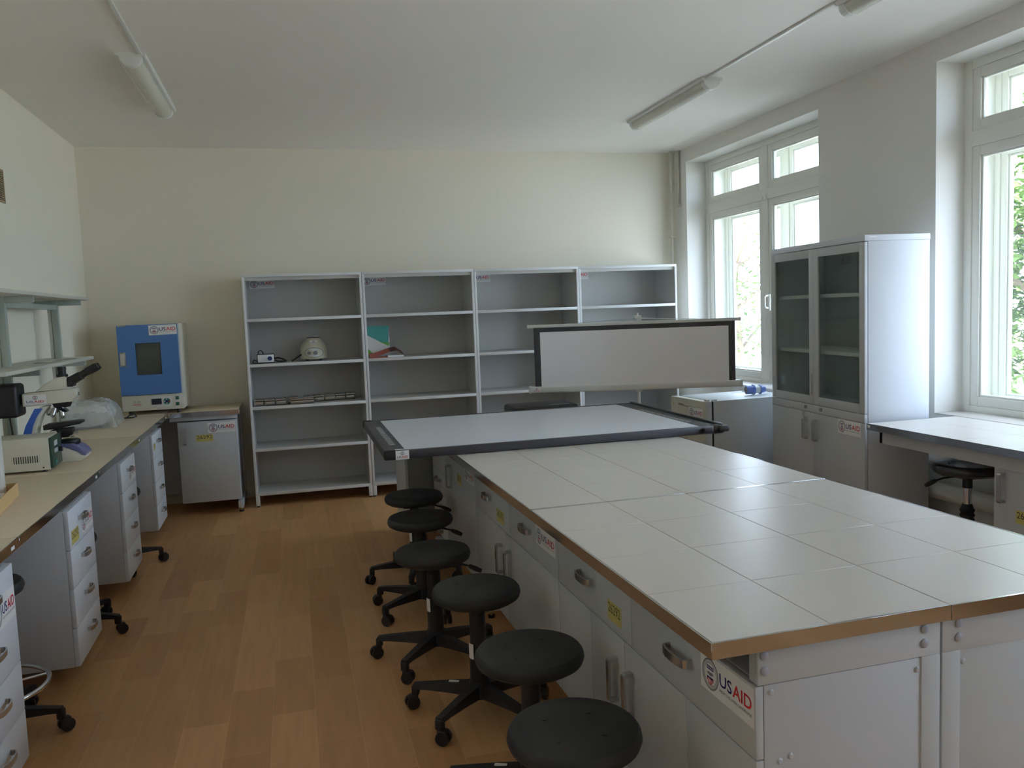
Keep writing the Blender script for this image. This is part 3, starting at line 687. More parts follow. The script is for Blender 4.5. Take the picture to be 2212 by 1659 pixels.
# ------------------------------------------------------------------ power supply box of the microscope
pb = thing('power_supply_box', 'beige power supply box with vent slots in front of the microscope', 'power supply', T(-1.20, 4.53, ZT, 0.06))
mb = MB(); mb.box(-0.33, 0, 0.012, 0, 0.23, 0.172, 'device_cream', 0.003)
for i in range(11): mb.box(-0.158 + i * 0.0102, -0.0008, 0.052, -0.154 + i * 0.0102, 0.002, 0.086, 'ink')
mb.cyl((-0.03, -0.001, 0.025), (-0.03, 0.002, 0.025), 0.004, 'ink', seg=10); mb.build('housing', pb)
mb = MB(); mb.box(0.0, 0.004, 0.018, 0.014, 0.226, 0.168, 'dark_green', 0.003); mb.build('front_panel', pb)
mb = MB(); mb.box(0.014, 0.05, 0.122, 0.017, 0.12, 0.148, 'icon_grey'); mb.box(0.014, 0.05, 0.088, 0.017, 0.12, 0.108, 'icon_grey'); mb.build('display', pb)
mb = MB(); mb.box(0.014, 0.04, 0.03, 0.019, 0.08, 0.055, 'green_btn', 0.002); mb.build('power_switch', pb)
mb = MB(); mb.cyl((0.014, 0.17, 0.09), (0.028, 0.17, 0.09), 0.012, 'black_plastic'); mb.build('knob', pb)
mb = MB()
for (x, y) in ((-0.30, 0.03), (-0.03, 0.03), (-0.30, 0.20), (-0.03, 0.20)): mb.cyl((x, y, 0), (x, y, 0.013), 0.012, 'black_plastic', seg=12)
mb.build('rubber_feet', pb)

# ------------------------------------------------------------------ microscope (side view towards the camera, eyepiece pointing right)
def q(px, py): return ((px - 150) * 0.00226, (1001 - py) * 0.00249)
ms = thing('microscope', 'white and blue fluorescence microscope with black eyepiece on the left bench', 'microscope', T(-1.192, 4.90, ZT, 0.03))
def pr_(pts, y0, y1, m, name, bev=0.004, par=None, extra=None):
    mb = MB(); mb.prism([q(*p) for p in pts], y0, y1, m, 'y', bev=bev)
    if extra: extra(mb)
    return mb.build(name, par or ms)
base = pr_([(60, 1001), (176, 1001), (188, 994), (188, 985), (177, 973), (160, 964), (125, 962), (60, 968)], -0.075, 0.075, 'scope_white', 'base', 0.006)
pr_([(128, 962), (160, 963), (177, 972), (188, 984), (188, 990), (179, 988), (171, 981)], -0.0765, 0.0765, 'scope_slate', 'base_cover', 0.002)
pr_([(52, 965), (58, 940), (68, 915), (84, 892), (100, 880), (115, 880), (98, 900), (88, 925), (84, 945), (84, 965)], -0.045, 0.045, 'scope_white', 'arm', 0.008)
pr_([(55, 944), (64, 920), (76, 900), (86, 884), (103, 884), (90, 900), (80, 920), (73, 944)], -0.0475, -0.046, 'scope_blue', 'blue_stripe', 0.0)
head = pr_([(62, 851), (172, 845), (176, 850), (176, 862), (164, 874), (62, 879)], -0.05, 0.05, 'scope_white', 'illuminator_body', 0.006)
sticker(head, 'square', 0.105, 0.052, T(*[q(66, 875)[0], -0.0505, q(66, 875)[1]]))
mb = MB(); mb.cyl((q(172, 858)[0], 0, q(172, 858)[1]), (q(179, 858)[0], 0, q(179, 858)[1]), 0.009, 'handle_metal'); mb.build('filter_knob', ms)
pr_([(88, 849), (112, 832), (135, 821), (154, 819), (166, 840), (166, 846)], -0.042, 0.042, 'scope_white', 'trinocular_head', 0.007)
mb = MB(); x, z = q(145, 820); mb.cyl((x, 0, z), (x, 0, z + 0.012), 0.028, 'black_plastic'); mb.cyl((x, 0, z + 0.012), (x, 0, z + 0.035), 0.020, 'black_plastic'); mb.cyl((x, 0, z + 0.035), (x, 0, z + 0.052), 0.022, 'black_plastic'); mb.build('camera_port', ms)
for s_ in (-1, 1):
    mb = MB(); a = Vector((q(160, 832)[0], 0.022 * s_, q(160, 832)[1])); b = Vector((q(225, 800)[0], 0.030 * s_, q(225, 800)[1])); d = (b - a)
    mb.tube([a, a + d * 0.4, a + d * 0.42, a + d * 0.62, a + d * 0.64, a + d * 0.92, b], [0.024, 0.022, 0.018, 0.018, 0.021, 0.021, 0.016], 'black_plastic', seg=18); mb.build('eyepiece_tube', ms)
mb = MB(); mb.box(q(157, 0)[0], -0.045, q(0, 842)[1], q(170, 0)[0], 0.045, q(0, 828)[1], 'black_plastic', 0.005); mb.build('eyepiece_mount', ms)
def nose(mb): pass
mb = MB(); a = Vector((q(140, 882)[0], 0, q(140, 876)[1])); mb.cyl(a, a + Vector((0, 0, -0.022)), 0.048, 'black_plastic', r1=0.040); mb.cyl(a + Vector((-0.004, 0, -0.020)), a + Vector((-0.012, 0, -0.030)), 0.043, 'black_gloss', r1=0.036); mb.build('nosepiece', ms)
for (dx, dy, l, r) in ((-0.75, -0.25, 0.042, 0.013), (-0.42, -0.45, 0.050, 0.014), (0.10, -0.15, 0.058, 0.014), (-0.35, 0.4, 0.03, 0.011)):
    mb = MB(); p = a + Vector((-0.010 + dx * 0.05, dy * 0.05, -0.026)); d = Vector((dx * 0.9, dy * 0.7, -1)).normalized()
    mb.cyl(p, p + d * l * 0.75, r, 'handle_metal'); mb.cyl(p + d * l * 0.75, p + d * l, r * 0.85, 'handle_metal', r1=r * 0.5); mb.build('objective_lens', ms)
pr_([(100, 921), (122, 919), (172, 916), (181, 917), (181, 922), (160, 925), (128, 930), (100, 931)], -0.05, 0.06, 'black_plastic', 'stage', 0.003)
pr_([(118, 932), (160, 930), (160, 944), (150, 950), (132, 950), (118, 942)], -0.035, 0.035, 'black_plastic', 'condenser', 0.004)
mb = MB(); x, z = q(163, 940); mb.cyl((x, -0.04, z), (x + 0.02, -0.04, z), 0.006, 'handle_metal'); x, z = q(160, 947); mb.cyl((x - 0.01, -0.04, z), (x + 0.008, -0.04, z), 0.006, 'handle_metal'); mb.build('centering_screw', ms)
mb = MB(); x, z = q(131, 0)[0], q(0, 966)[1]; mb.cyl((x, -0.03, z), (x, -0.03, q(0, 935)[1]), 0.010, 'black_plastic'); mb.box(q(112, 0)[0], -0.04, q(0, 965)[1], q(126, 0)[0], 0.04, q(0, 934)[1], 'scope_white', 0.003); mb.build('focus_column', ms)
mb = MB(); x, z = q(150, 966); mb.lathe([(0.048, 0), (0.052, 0.008), (0.050, 0.022), (0.040, 0.028)], 'black_plastic', (x, 0, z)); mb.build('field_lens', ms)
mb = MB(); x, z = q(120, 975); mb.cyl((x, -0.11, z), (x, -0.075, z), 0.020, 'scope_slate'); mb.cyl((x, -0.125, z), (x, -0.11, z), 0.012, 'scope_slate'); mb.build('focus_knob', ms)
mb = MB(); x0, z0 = q(-8, 900); x1, z1 = q(56, 830)
mb.box(x0, -0.08, z0, x1, 0.08, z1, 'black_plastic', 0.018, seg=3); mb.box(x1 - 0.002, -0.035, q(0, 873)[1], q(63, 0)[0], 0.035, q(0, 853)[1], 'black_plastic', 0.004)
mb.build('lamp_house', ms)
mb = MB(); x, z = q(30, 900); mb.tube([(x, -0.02, z + 0.005), (x + 0.004, -0.02, z - 0.05), (x + 0.008, -0.02, z - 0.12), (x + 0.02, -0.02, z - 0.21), (x + 0.03, -0.02, z - 0.262)], 0.0045, 'black_plastic'); mb.build('power_cable', ms)

# ------------------------------------------------------------------ device under plastic film behind the microscope
dv = thing('covered_instrument', 'low white instrument under clear plastic film behind the microscope', 'instrument', T(-1.270, 6.32, ZT, 0.06))
mb = MB(); mb.prism([(-0.30, 0.015), (-0.13, 0.012), (-0.06, 0.022), (-0.01, 0.05), (0.0, 0.10), (-0.03, 0.145), (-0.09, 0.165), (-0.30, 0.15)], 0.0, 0.34, 'white_plastic', 'y', bev=0.012); mb.build('instrument_body', dv)
mb = MB(); mb.box(-0.28, 0.02, 0, -0.06, 0.32, 0.016, 'black_plastic', 0.004); mb.build('underside', dv)
def crumple():
    mb = MB(); nx, ny = 18, 22; V = []; rr = random.Random(3)
    for i in range(nx + 1):
        for j in range(ny + 1):
            u, w = i / nx, j / ny; x = -0.315 + 0.355 * u; y = -0.03 + 0.44 * w
            ed = min(u * 6, (1 - u) * 5, w * 6, (1 - w) * 6, 1.0)
            z = 0.004 + 0.182 * (ed ** 0.55) + (0.006 * rr.uniform(-1, 1) + 0.009 * math.sin(13 * u + 9 * w)) * min(1, ed + 0.2)
            V.append((x + rr.uniform(-.006, .006), y + rr.uniform(-.006, .006), max(z, 0.003)))
    Fc = [(i * (ny + 1) + j, (i + 1) * (ny + 1) + j, (i + 1) * (ny + 1) + j + 1, i * (ny + 1) + j + 1) for i in range(nx) for j in range(ny)]
    mb.add(V, Fc, 'plastic_film'); return mb
pf = crumple().build('plastic_cover', dv)
cb = thing('power_cable', 'short black cable lying between the covered instrument and the blue oven', 'cable', T(0, 0, ZT))
mb = MB(); mb.tube([(-1.27, 6.84, 0.006), (-1.25, 6.90, 0.02), (-1.22, 6.93, 0.028), (-1.20, 6.90, 0.01), (-1.23, 6.86, 0.006), (-1.29, 6.88, 0.006)], 0.005, 'black_plastic'); mb.build('cord', cb)

# ------------------------------------------------------------------ incubator
ic = thing('drying_oven', 'laboratory oven with a blue door and small window on the corner bench', 'oven', T(-1.325, 7.06, ZT))
W, D, H = 0.455, 0.50, 0.715
mb = MB(); mb.box(0, 0.02, 0.035, W, D, H, 'scope_white', 0.006); mb.box(0.0, -0.004, 0.035, W, 0.02, 0.158, 'scope_white', 0.003); mb.build('cabinet_body', ic)
mb = MB(); x0, x1, z0, z1 = 0.002, W - 0.012, 0.163, H - 0.004; wx0, wx1, wz0, wz1 = 0.128, 0.312, 0.318, 0.568
for (a, b, c, d) in ((x0, wx0, z0, z1), (wx1, x1, z0, z1), (wx0, wx1, z0, wz0), (wx0, wx1, wz1, z1)): mb.box(a, -0.022, c, b, 0.018, d, 'blue_door')
door = mb.build('door', ic, smooth=False)
mb = MB(); mb.box(wx0, -0.012, wz0, wx1, 0.0, wz1, 'dark_window', 0.002); mb.build('viewing_window', door)
mb = MB(); mb.box(0.013, -0.026, 0.39, 0.056, -0.021, 0.50, 'handle_metal', 0.002); mb.box(0.018, -0.034, 0.40, 0.046, -0.026, 0.49, 'device_cream', 0.004); mb.build('door_latch', door)
mb = MB(); mb.box(0.01, -0.024, H - 0.014, 0.07, 0.01, H - 0.002, 'handle_metal', 0.001); mb.build('hinge', door)
sticker(door, 'wide', 0.205, 0.078, T(0.236, -0.0222, 0.625, ry=-0.02))
cp = MB(); cp.box(0.205, -0.0065, 0.055, 0.365, -0.004, 0.142, 'white_plastic', 0.001); cp.build('control_panel', ic)
mb = MB(); mb.box(0.215, -0.009, 0.078, 0.290, -0.006, 0.125, 'lcd', 0.002); mb.build('display', ic)
mb = MB(); disc(mb, 0.328, 0.10, 0.025, 'green_btn', -0.0085); disc(mb, 0.328, 0.10, 0.010, 'navy', -0.009)
for k in range(4):
    t = PI / 2 * k; disc(mb, 0.328 + 0.017 * math.cos(t), 0.10 + 0.017 * math.sin(t), 0.0065, 'red' if k == 0 else 'icon_grey', -0.0092, seg=12)
mb.cyl((0.328, -0.006, 0.10), (0.328, -0.0084, 0.10), 0.026, 'dark_green'); mb.build('keypad', ic)
for z in (0.075, 0.122):
    mb = MB(); mb.box(0.395, -0.009, z - 0.012, 0.419, -0.003, z + 0.012, 'dark_green', 0.002); mb.box(0.399, -0.012, z - 0.007, 0.415, -0.009, z + 0.007, 'green_btn', 0.002); mb.build('switch', ic)
mb = MB(); put_text(mb, 'TC-80', 0.078, 0.095, 0.058, 0.020, 'ink_grey', y=-0.0046); mb.box(0.075, -0.0046, 0.082, 0.140, -0.004, 0.086, 'red'); mb.build('model_lettering', ic)
mb = MB()
for (x, y) in ((0.05, 0.05), (W - 0.05, 0.05), (0.05, D - 0.05), (W - 0.05, D - 0.05)): mb.cyl((x, y, 0), (x, y, 0.036), 0.016, 'black_plastic', seg=14)
mb.build('rubber_feet', ic)

# ------------------------------------------------------------------ bookshelves on the back wall
SX, SY, SW, SH, SD = -0.378, 7.148, 0.9678, 1.928, 0.45
TIERS = [0.10, 0.470, 0.820, 1.173, 1.546]
def make_shelf():
    root = thing('bookshelf', '', 'shelf', group='open grey bookshelves along the back wall')
    W = SW - 0.004; t = 0.02
    for x in (0, W - t):
        mb = MB(); mb.box(x, 0.012, 0.10, x + t, SD, SH - 0.022, 'shelf_grey'); mb.box(x, 0, 0.10, x + t, 0.012, SH - 0.022, 'shelf_edge', 0.002); mb.build('side_panel', root)
    mb = MB(); mb.box(0, 0, SH - 0.022, W, SD, SH, 'shelf_edge', 0.002); mb.build('top_panel', root)
    mb = MB(); mb.box(t, SD - 0.012, 0.11, W - t, SD, SH - 0.022, 'shelf_grey'); mb.box(t + 0.0, 0.02, SH - 0.05, W - t, 0.04, SH - 0.022, 'shelf_grey'); mb.build('back_panel', root)
    for z in TIERS:
        mb = MB(); mb.box(t, 0.006, z, W - t, SD - 0.012, z + 0.02, 'shelf_grey'); mb.box(t, 0.0, z - 0.004, W - t, 0.006, z + 0.021, 'shelf_edge', 0.001); mb.build('shelf', root)
    for (x, y) in ((0, 0.0), (W - 0.032, 0.0), (0, SD - 0.035), (W - 0.032, SD - 0.035)):
        mb = MB(); mb.box(x, y, 0.012, x + 0.032, y + 0.032, 0.10, 'shelf_edge', 0.002); mb.cyl((x + 0.016, y + 0.016, 0), (x + 0.016, y + 0.016, 0.013), 0.012, 'black_plastic', seg=12); mb.build('leg', root)
    sticker(root, 'wide', 0.208, 0.078, T(0.04, SD - 0.0125, 1.825, ry=-0.02))
    return root
sh = make_shelf()
sl = ['open grey bookshelf at the left of the row, holding a centrifuge and steel boxes', 'open grey bookshelf second from the left, holding two booklets', 'empty grey bookshelf third from the left, partly behind the projection screen', 'empty grey bookshelf at the right end of the row by the window']
for k in range(4):
    M = T(SX + k * SW, SY + k * SW * 0.004, 0, 0.0)
    if k == 0: sh.matrix_world = M; sh['label'] = sl[0]
    else: dup(sh, M, sl[k])

ZS4, ZS3 = TIERS[3] + 0.0215, TIERS[2] + 0.0215
# small power supply with blue knob
ps = thing('microscope_power_unit', 'small white and black control box with a blue knob on the left bookshelf', 'control box', T(-0.300, 7.22, ZS4, 0.03))
mb = MB(); mb.box(0, 0.004, 0.004, 0.142, 0.13, 0.076, 'black_gloss', 0.004); mb.build('housing', ps)
mb = MB(); mb.box(0.006, -0.001, 0.009, 0.136, 0.005, 0.072, 'sticker_white', 0.002); mb.build('face_plate', ps)
mb = MB(); mb.cyl((0.103, -0.001, 0.040), (0.103, -0.018, 0.040), 0.018, 'knob_blue'); mb.build('knob', ps)
mb = MB(); mb.tube([(0.01, 0.08, 0.07), (0.015, 0.07, 0.10), (0.035, 0.07, 0.108), (0.05, 0.07, 0.09), (0.052, 0.08, 0.072)], 0.004, 'black_plastic'); mb.build('carry_handle', ps)
mb = MB(); mb.tube([(0.0, 0.06, 0.02), (-0.025, 0.03, 0.03), (-0.035, 0.0, 0.01), (-0.03, -0.03, 0.006), (0.0, -0.035, 0.006), (0.04, -0.03, 0.006)], 0.004, 'black_plastic'); mb.tube([(0.14, 0.08, 0.035), (0.17, 0.06, 0.04), (0.21, 0.04, 0.028), (0.238, 0.02, 0.012), (0.20, 0.03, 0.008), (0.16, 0.05, 0.01), (0.15, 0.08, 0.02)], 0.0065, 'black_plastic'); mb.build('cable', ps)
# centrifuge
ce = thing('centrifuge', 'small cream benchtop centrifuge with an oval dial panel on the left bookshelf', 'centrifuge', T(0.165, 7.38, ZS4))
mb = MB(); mb.lathe([(0.105, 0.012), (0.112, 0.02), (0.112, 0.10), (0.105, 0.112)], 'cream_plastic', seg=40); mb.build('body', ce)
mb = MB(); mb.lathe([(0.107, 0.112), (0.100, 0.135), (0.062, 0.185), (0.058, 0.192)], 'cream_plastic', seg=40); mb.build('lid', ce)
mb = MB(); mb.lathe([(0.058, 0.192), (0.055, 0.197), (0.02, 0.199)], 'black_plastic', seg=32); mb.build('lid_top', ce)
def curved_oval(R, a, b, zc, m, m2):
    mb = MB(); n = 36
    def P(s, t): th = -PI / 2 + s / R; return (R * math.cos(th), R * math.sin(th), zc + t)
    V = [P(0, 0)] + [P(a * math.cos(2 * PI * i / n), b * math.sin(2 * PI * i / n)) for i in range(n)]
    mb.add([(v[0] * 1.002, v[1] * 1.002, v[2]) for v in V], [(0, i + 1, (i + 1) % n + 1) for i in range(n)], m)
    mb.tube([P(a * math.cos(2 * PI * i / n), b * math.sin(2 * PI * i / n)) for i in range(n)], 0.0016, m2, seg=6, closed=True); return mb
curved_oval(0.1135, 0.083, 0.040, 0.068, 'white_plastic', 'ink').build('control_panel', ce)
for (s, r) in ((-0.040, 0.012), (0.012, 0.017)):
    th = -PI / 2 + s / 0.113; d = Vector((math.cos(th), math.sin(th), 0)); mb = MB(); mb.cyl(d * 0.113 + Vector((0, 0, 0.066)), d * 0.128 + Vector((0, 0, 0.066)), r, 'ink_grey'); mb.build('dial', ce)
sticker(ce, 'square', 0.062, 0.036, T(-0.030, -0.093, 0.143, rx=-0.62))
mb = MB(); mb.tube([(-0.09, -0.03, 0.06), (-0.12, -0.05, 0.045), (-0.16, -0.09, 0.02), (-0.185, -0.11, 0.006)], 0.006, 'black_plastic'); mb.build('power_cord', ce)
mb = MB()
for k in range(4): mb.cyl((0.08 * math.cos(k * PI / 2 + .8), 0.08 * math.sin(k * PI / 2 + .8), 0), (0.08 * math.cos(k * PI / 2 + .8), 0.08 * math.sin(k * PI / 2 + .8), 0.013), 0.012, 'black_plastic', seg=12)
mb.build('rubber_feet', ce)
# steel instrument boxes
def steel_box(w, d, h):
    root = thing('steel_instrument_box', '', 'metal box', group='steel instrument boxes on the left bookshelf')
    mb = MB(); mb.box(0, 0, 0, w, d, h * 0.68, 'brushed_steel', 0.006); mb.build('box_body', root)
    mb = MB(); mb.box(-0.002, -0.002, h * 0.68, w + 0.002, d + 0.002, h, 'brushed_steel', 0.006); mb.box(w * 0.2, d * 0.3, h, w * 0.28, d * 0.35, h + 0.006, 'handle_metal'); mb.box(w * 0.72, d * 0.3, h, w * 0.80, d * 0.35, h + 0.006, 'handle_metal'); mb.build('box_lid', root)
    mb = MB(); mb.tube([(w * 0.12, -0.002, h * 0.6), (w * 0.14, -0.012, h * 0.25), (w * 0.86, -0.012, h * 0.25), (w * 0.88, -0.002, h * 0.6)], 0.002, 'handle_metal', seg=6); mb.build('wire_handle', root)
    return root
sb = steel_box(0.082, 0.16, 0.052)
ords = ['first', 'second', 'third', 'fourth', 'fifth', 'sixth', 'seventh', 'eighth']
xs = [-0.352, -0.262, -0.170, -0.074, 0.060, 0.148, 0.240, 0.330, 0.418]
lab9 = ['small steel box at the far left, against the shelf side', 'small steel box second from the left', 'small steel box third from the left', 'small steel box just left of the long one, partly behind it',
        'small steel box behind the long one', 'small steel box just right of the long one', 'small steel box third from the right end', 'small steel box second from the right end', 'small steel box at the right end of the row']
for i, x in enumerate(xs):
    y = 7.21 + (0.11 if i in (3, 4) else 0.03 * (i > 4)) ; y += 0.012 * i if i > 4 else 0
    if i in (3, 4): y = 7.265
    M = T(x if i < 5 else x - 0.005, y, ZS3, 0.0)
    l = lab9[i] + ' on the left bookshelf'
    if i == 0: sb.matrix_world = M; sb['label'] = l
    else: dup(sb, M, l)
lbx = steel_box(0.190, 0.085, 0.046); lbx.matrix_world = T(-0.052, 7.165, ZS3); lbx['label'] = 'long low steel instrument box in front of the small ones on the left bookshelf'
# booklets
bk = thing('booklet', 'teal, white and green booklet leaning on the second bookshelf', 'book', T(0.622, 7.325, ZS4, 0.1, rx=-0.10))
mb = MB(); w, h = 0.20, 0.272
mb.box(0, 0, 0, w, 0.006, h, 'paper'); y = -0.0006
mb.add([(0, y, h), (w, y, h), (w * 0.93, y, h * 0.34), (0, y, h * 0.72)], [(0, 3, 2, 1)], 'book_teal')
mb.add([(w, y * 1.5, h * 0.45), (w * 0.93, y * 1.5, h * 0.34), (0.55 * w, y * 1.5, h * 0.49)], [(0, 1, 2)], 'book_green')
mb.add([(0, y, 0), (0, y, h * 0.30), (w * 0.40, y, 0)], [(0, 2, 1)], 'book_green'); mb.build('cover', bk, smooth=False)
bk = thing('booklet', 'glossy red and black booklet lying curled on the second bookshelf', 'book', T(0.63, 7.19, ZS4, 0.08))
mb = MB(); V = []; n = 10
for i in range(n + 1):
    u = i / n; z = 0.004 + 0.05 * math.sin(PI * min(1, u * 1.0) * 0.62) ** 2 * (1 if u < 0.8 else 1 - (u - .8) * 3.5); V.append((0.0 + 0.29 * u, z))
for j, (ya, yb) in enumerate(((0, 0.095),)):
    P = [(x, ya, z) for x, z in V] + [(x, yb, z + 0.03) for x, z in V]
    mb.add(P, [(i, i + 1, n + 2 + i, n + 1 + i) for i in range(n)][:6], 'book_red'); mb.add(P, [(i, i + 1, n + 2 + i, n + 1 + i) for i in range(n)][6:], 'book_dark')
mb.box(0.15, -0.006, 0, 0.29, 0.09, 0.014, 'sticker_white', 0.001); mb.box(0.0, -0.01, 0, 0.15, 0.09, 0.005, 'book_red', 0.001); mb.build('pages', bk, smooth=False)

# ------------------------------------------------------------------ projection screen on tripod
a = math.atan2(5.30 - 5.75, 3.056 - 1.640)
sc_ = thing('projection_screen', 'portable projection screen, partly unrolled, standing behind the island', 'projection screen', T(1.640, 5.75, 0, a))
L = 1.486; zb, zt = 0.965, 1.432
mb = MB(); mb.box(0.03, -0.0012, zb + 0.03, L - 0.03, 0.0, zt - 0.008, 'dark_frame'); fab = mb.build('fabric_border', sc_, smooth=False)
mb = MB(); mb.box(0.075, -0.0022, zb + 0.03, L - 0.075, -0.0013, zt - 0.042, 'screen_white'); mb.build('white_fabric', sc_, smooth=False)
mb = MB(); mb.box(-0.012, -0.014, zb - 0.012, L + 0.012, 0.034, zb + 0.036, 'white_plastic', 0.012, seg=3); case = mb.build('roll_case', sc_)
for x in (-0.018, L):
    mb = MB(); mb.box(x, -0.016, zb - 0.014, x + 0.02, 0.036, zb + 0.040, 'white_plastic', 0.006); mb.build('end_cap', case)
sticker(case, 'square', 0.055, 0.032, T(0.012, -0.0145, zb - 0.004))
mb = MB(); mb.box(0.0, -0.009, zt - 0.010, L, 0.009, zt + 0.012, 'white_plastic', 0.004); mb.box(-0.014, -0.011, zt - 0.012, 0.0, 0.011, zt + 0.014, 'white_plastic', 0.004); mb.box(L, -0.011, zt - 0.012, L + 0.014, 0.011, zt + 0.014, 'white_plastic', 0.004); mb.build('top_bar', sc_)
px = 0.775
mb = MB(); mb.cyl((px, 0.06, 0.25), (px, 0.06, 1.50), 0.011, 'white_plastic'); mb.build('pole', sc_)
mb = MB(); mb.box(px - 0.022, -0.005, 1.462, px + 0.024, 0.075, 1.484, 'white_plastic', 0.004); mb.box(px + 0.004, -0.012, 1.438, px + 0.024, 0.02, 1.484, 'white_plastic', 0.003); mb.build('hook', sc_)
mb = MB(); mb.tube([(px - 0.52, 0, zt + 0.012), (px - 0.02, 0.02, 1.462)], 0.0012, 'ink_grey', seg=5); mb.tube([(px + 0.02, 0.02, 1.465), (px + 0.42, 0.0, zt + 0.014)], 0.002, 'white_plastic', seg=5); mb.build('hanging_wire', sc_)
mb = MB(); mb.cyl((px, 0.06, 0.24), (px, 0.06, 0.52), 0.017, 'black_plastic'); mb.box(px - 0.02, 0.03, zb - 0.03, px + 0.02, 0.09, zb, 'white_plastic', 0.004); mb.build('sleeve', sc_)
for k in range(3):
    t = PI / 2 + k * 2 * PI / 3; e = Vector((px + 0.30 * math.cos(t), 0.06 + 0.30 * math.sin(t), 0.01)); mb = MB()
    mb.tube([(px + 0.016 * math.cos(t), 0.06 + 0.016 * math.sin(t), 0.48), e], 0.009, 'handle_metal', seg=10); mb.cyl(e - Vector((0, 0, 0.01)), e + Vector((0, 0, 0.012)), 0.014, 'black_plastic', seg=12); mb.build('leg', sc_)

# ------------------------------------------------------------------ thermostat / fridge box by the window
fr = thing('laboratory_refrigerator', 'waist high grey laboratory refrigerator beside the far window, door facing left', 'refrigerator', T(2.815, 5.375, 0, 0.045))
FH = 0.85
mb = MB(); mb.box(0.075, 0.0, 0.03, 0.74, 0.50, FH, 'lab_grey', 0.004); mb.build('cabinet_body', fr)
mb = MB(); mb.box(0.060, 0.004, 0.04, 0.076, 0.496, FH - 0.004, 'black_plastic', 0.001); mb.build('door_gasket', fr)
mb = MB(); mb.box(0.0, 0.0, 0.035, 0.060, 0.50, FH, 'device_cream', 0.004); dr = mb.build('door', fr)
mb = MB(); mb.box(0.01, -0.0015, 0.04, 0.058, 0.0, FH - 0.004, 'lab_grey', 0.0005); mb.build('door_edge_trim', dr)
sticker(dr, 'wide', 0.20, 0.08, T(-0.0003, 0.225, 0.715) @ Matrix.Rotation(-PI / 2, 4, 'Z'))
mb = MB(); mb.box(-0.0008, 0.13, 0.794, 0.0, 0.38, 0.797, 'ink'); mb.box(-0.0008, 0.30, 0.802, 0.0, 0.38, 0.806, 'ink'); mb.add([(-0.001, 0.475, 0.79), (-0.001, 0.445, 0.79), (-0.001, 0.46, 0.815)], [(0, 1, 2)], 'sticker_yellow'); mb.build('door_print', dr)
mb = MB(); mb.box(0.02, 0.01, FH, 0.05, 0.04, FH + 0.012, 'lab_grey', 0.003); mb.box(0.08, 0.01, FH, 0.11, 0.04, FH + 0.010, 'lab_grey', 0.003); mb.build('hinge_cover', fr)
mb = MB()
for (x, y) in ((0.12, 0.05), (0.70, 0.05), (0.12, 0.45), (0.70, 0.45)): mb.cyl((x, y, 0), (x, y, 0.031), 0.02, 'black_plastic', seg=12)
mb.build('rubber_feet', fr)
# industrial plug in a clear bag
pl = thing('industrial_plug', 'blue industrial power plug lying in a clear bag on the refrigerator', 'plug', T(3.28, 5.60, FH + 0.039, -0.10))
def cylx(mb, x0, x1, r, m, r1=None): mb.cyl((x0, 0, 0), (x1, 0, 0), r, m, r1=r1, seg=28)
mb = MB(); cylx(mb, 0, 0.055, 0.032, 'plug_blue'); cylx(mb, 0.052, 0.064, 0.038, 'plug_blue'); cylx(mb, -0.001, 0.0, 0.027, 'black_plastic'); mb.build('plug_shell', pl)
mb = MB()
for t in (0.3, 2.4, 4.5): mb.cyl((-0.008, 0.014 * math.cos(t), 0.014 * math.sin(t)), (0, 0.014 * math.cos(t), 0.014 * math.sin(t)), 0.004, 'brass', seg=10)
mb.build('contact_pin', pl)
mb = MB(); cylx(mb, 0.064, 0.105, 0.029, 'white_plastic'); mb.build('collar', pl)
mb = MB(); cylx(mb, 0.105, 0.115, 0.036, 'plug_blue'); cylx(mb, 0.115, 0.150, 0.030, 'plug_blue', 0.022); mb.build('cable_gland', pl)
mb = MB(); rr = random.Random(5); n = 14; V = []
prof = [(-0.115, 0.028), (-0.08, 0.034), (-0.03, 0.042), (0.03, 0.045), (0.10, 0.046), (0.16, 0.042), (0.22, 0.030), (0.27, 0.010)]
for (x, r) in prof:
    for k in range(n):
        t = 2 * PI * k / n; q_ = r * (1 + 0.18 * rr.uniform(-1, 1)); V.append((x + 0.008 * rr.uniform(-1, 1), 1.25 * q_ * math.cos(t), max(-0.038, (q_ * math.sin(t)) + (0.01 if x < 0 else 0))))
mb.add(V, [(i * n + k, i * n + (k + 1) % n, (i + 1) * n + (k + 1) % n, (i + 1) * n + k) for i in range(len(prof) - 1) for k in range(n)], 'clear_bag')
mb.build('plastic_bag', pl)
cc = thing('white_cable', 'thin white cable lying on the refrigerator behind the plug', 'cable', T(0, 0, FH + 0.004))
mb = MB(); mb.tube([(3.38, 5.83, 0.0), (3.44, 5.80, 0.004), (3.48, 5.78, 0.0), (3.53, 5.76, 0.003)], 0.004, 'white_plastic', seg=8); mb.tube([(3.44, 5.82, 0.0), (3.46, 5.80, 0.05), (3.475, 5.79, 0.0)], 0.003, 'white_plastic', seg=8); mb.build('cord', cc)

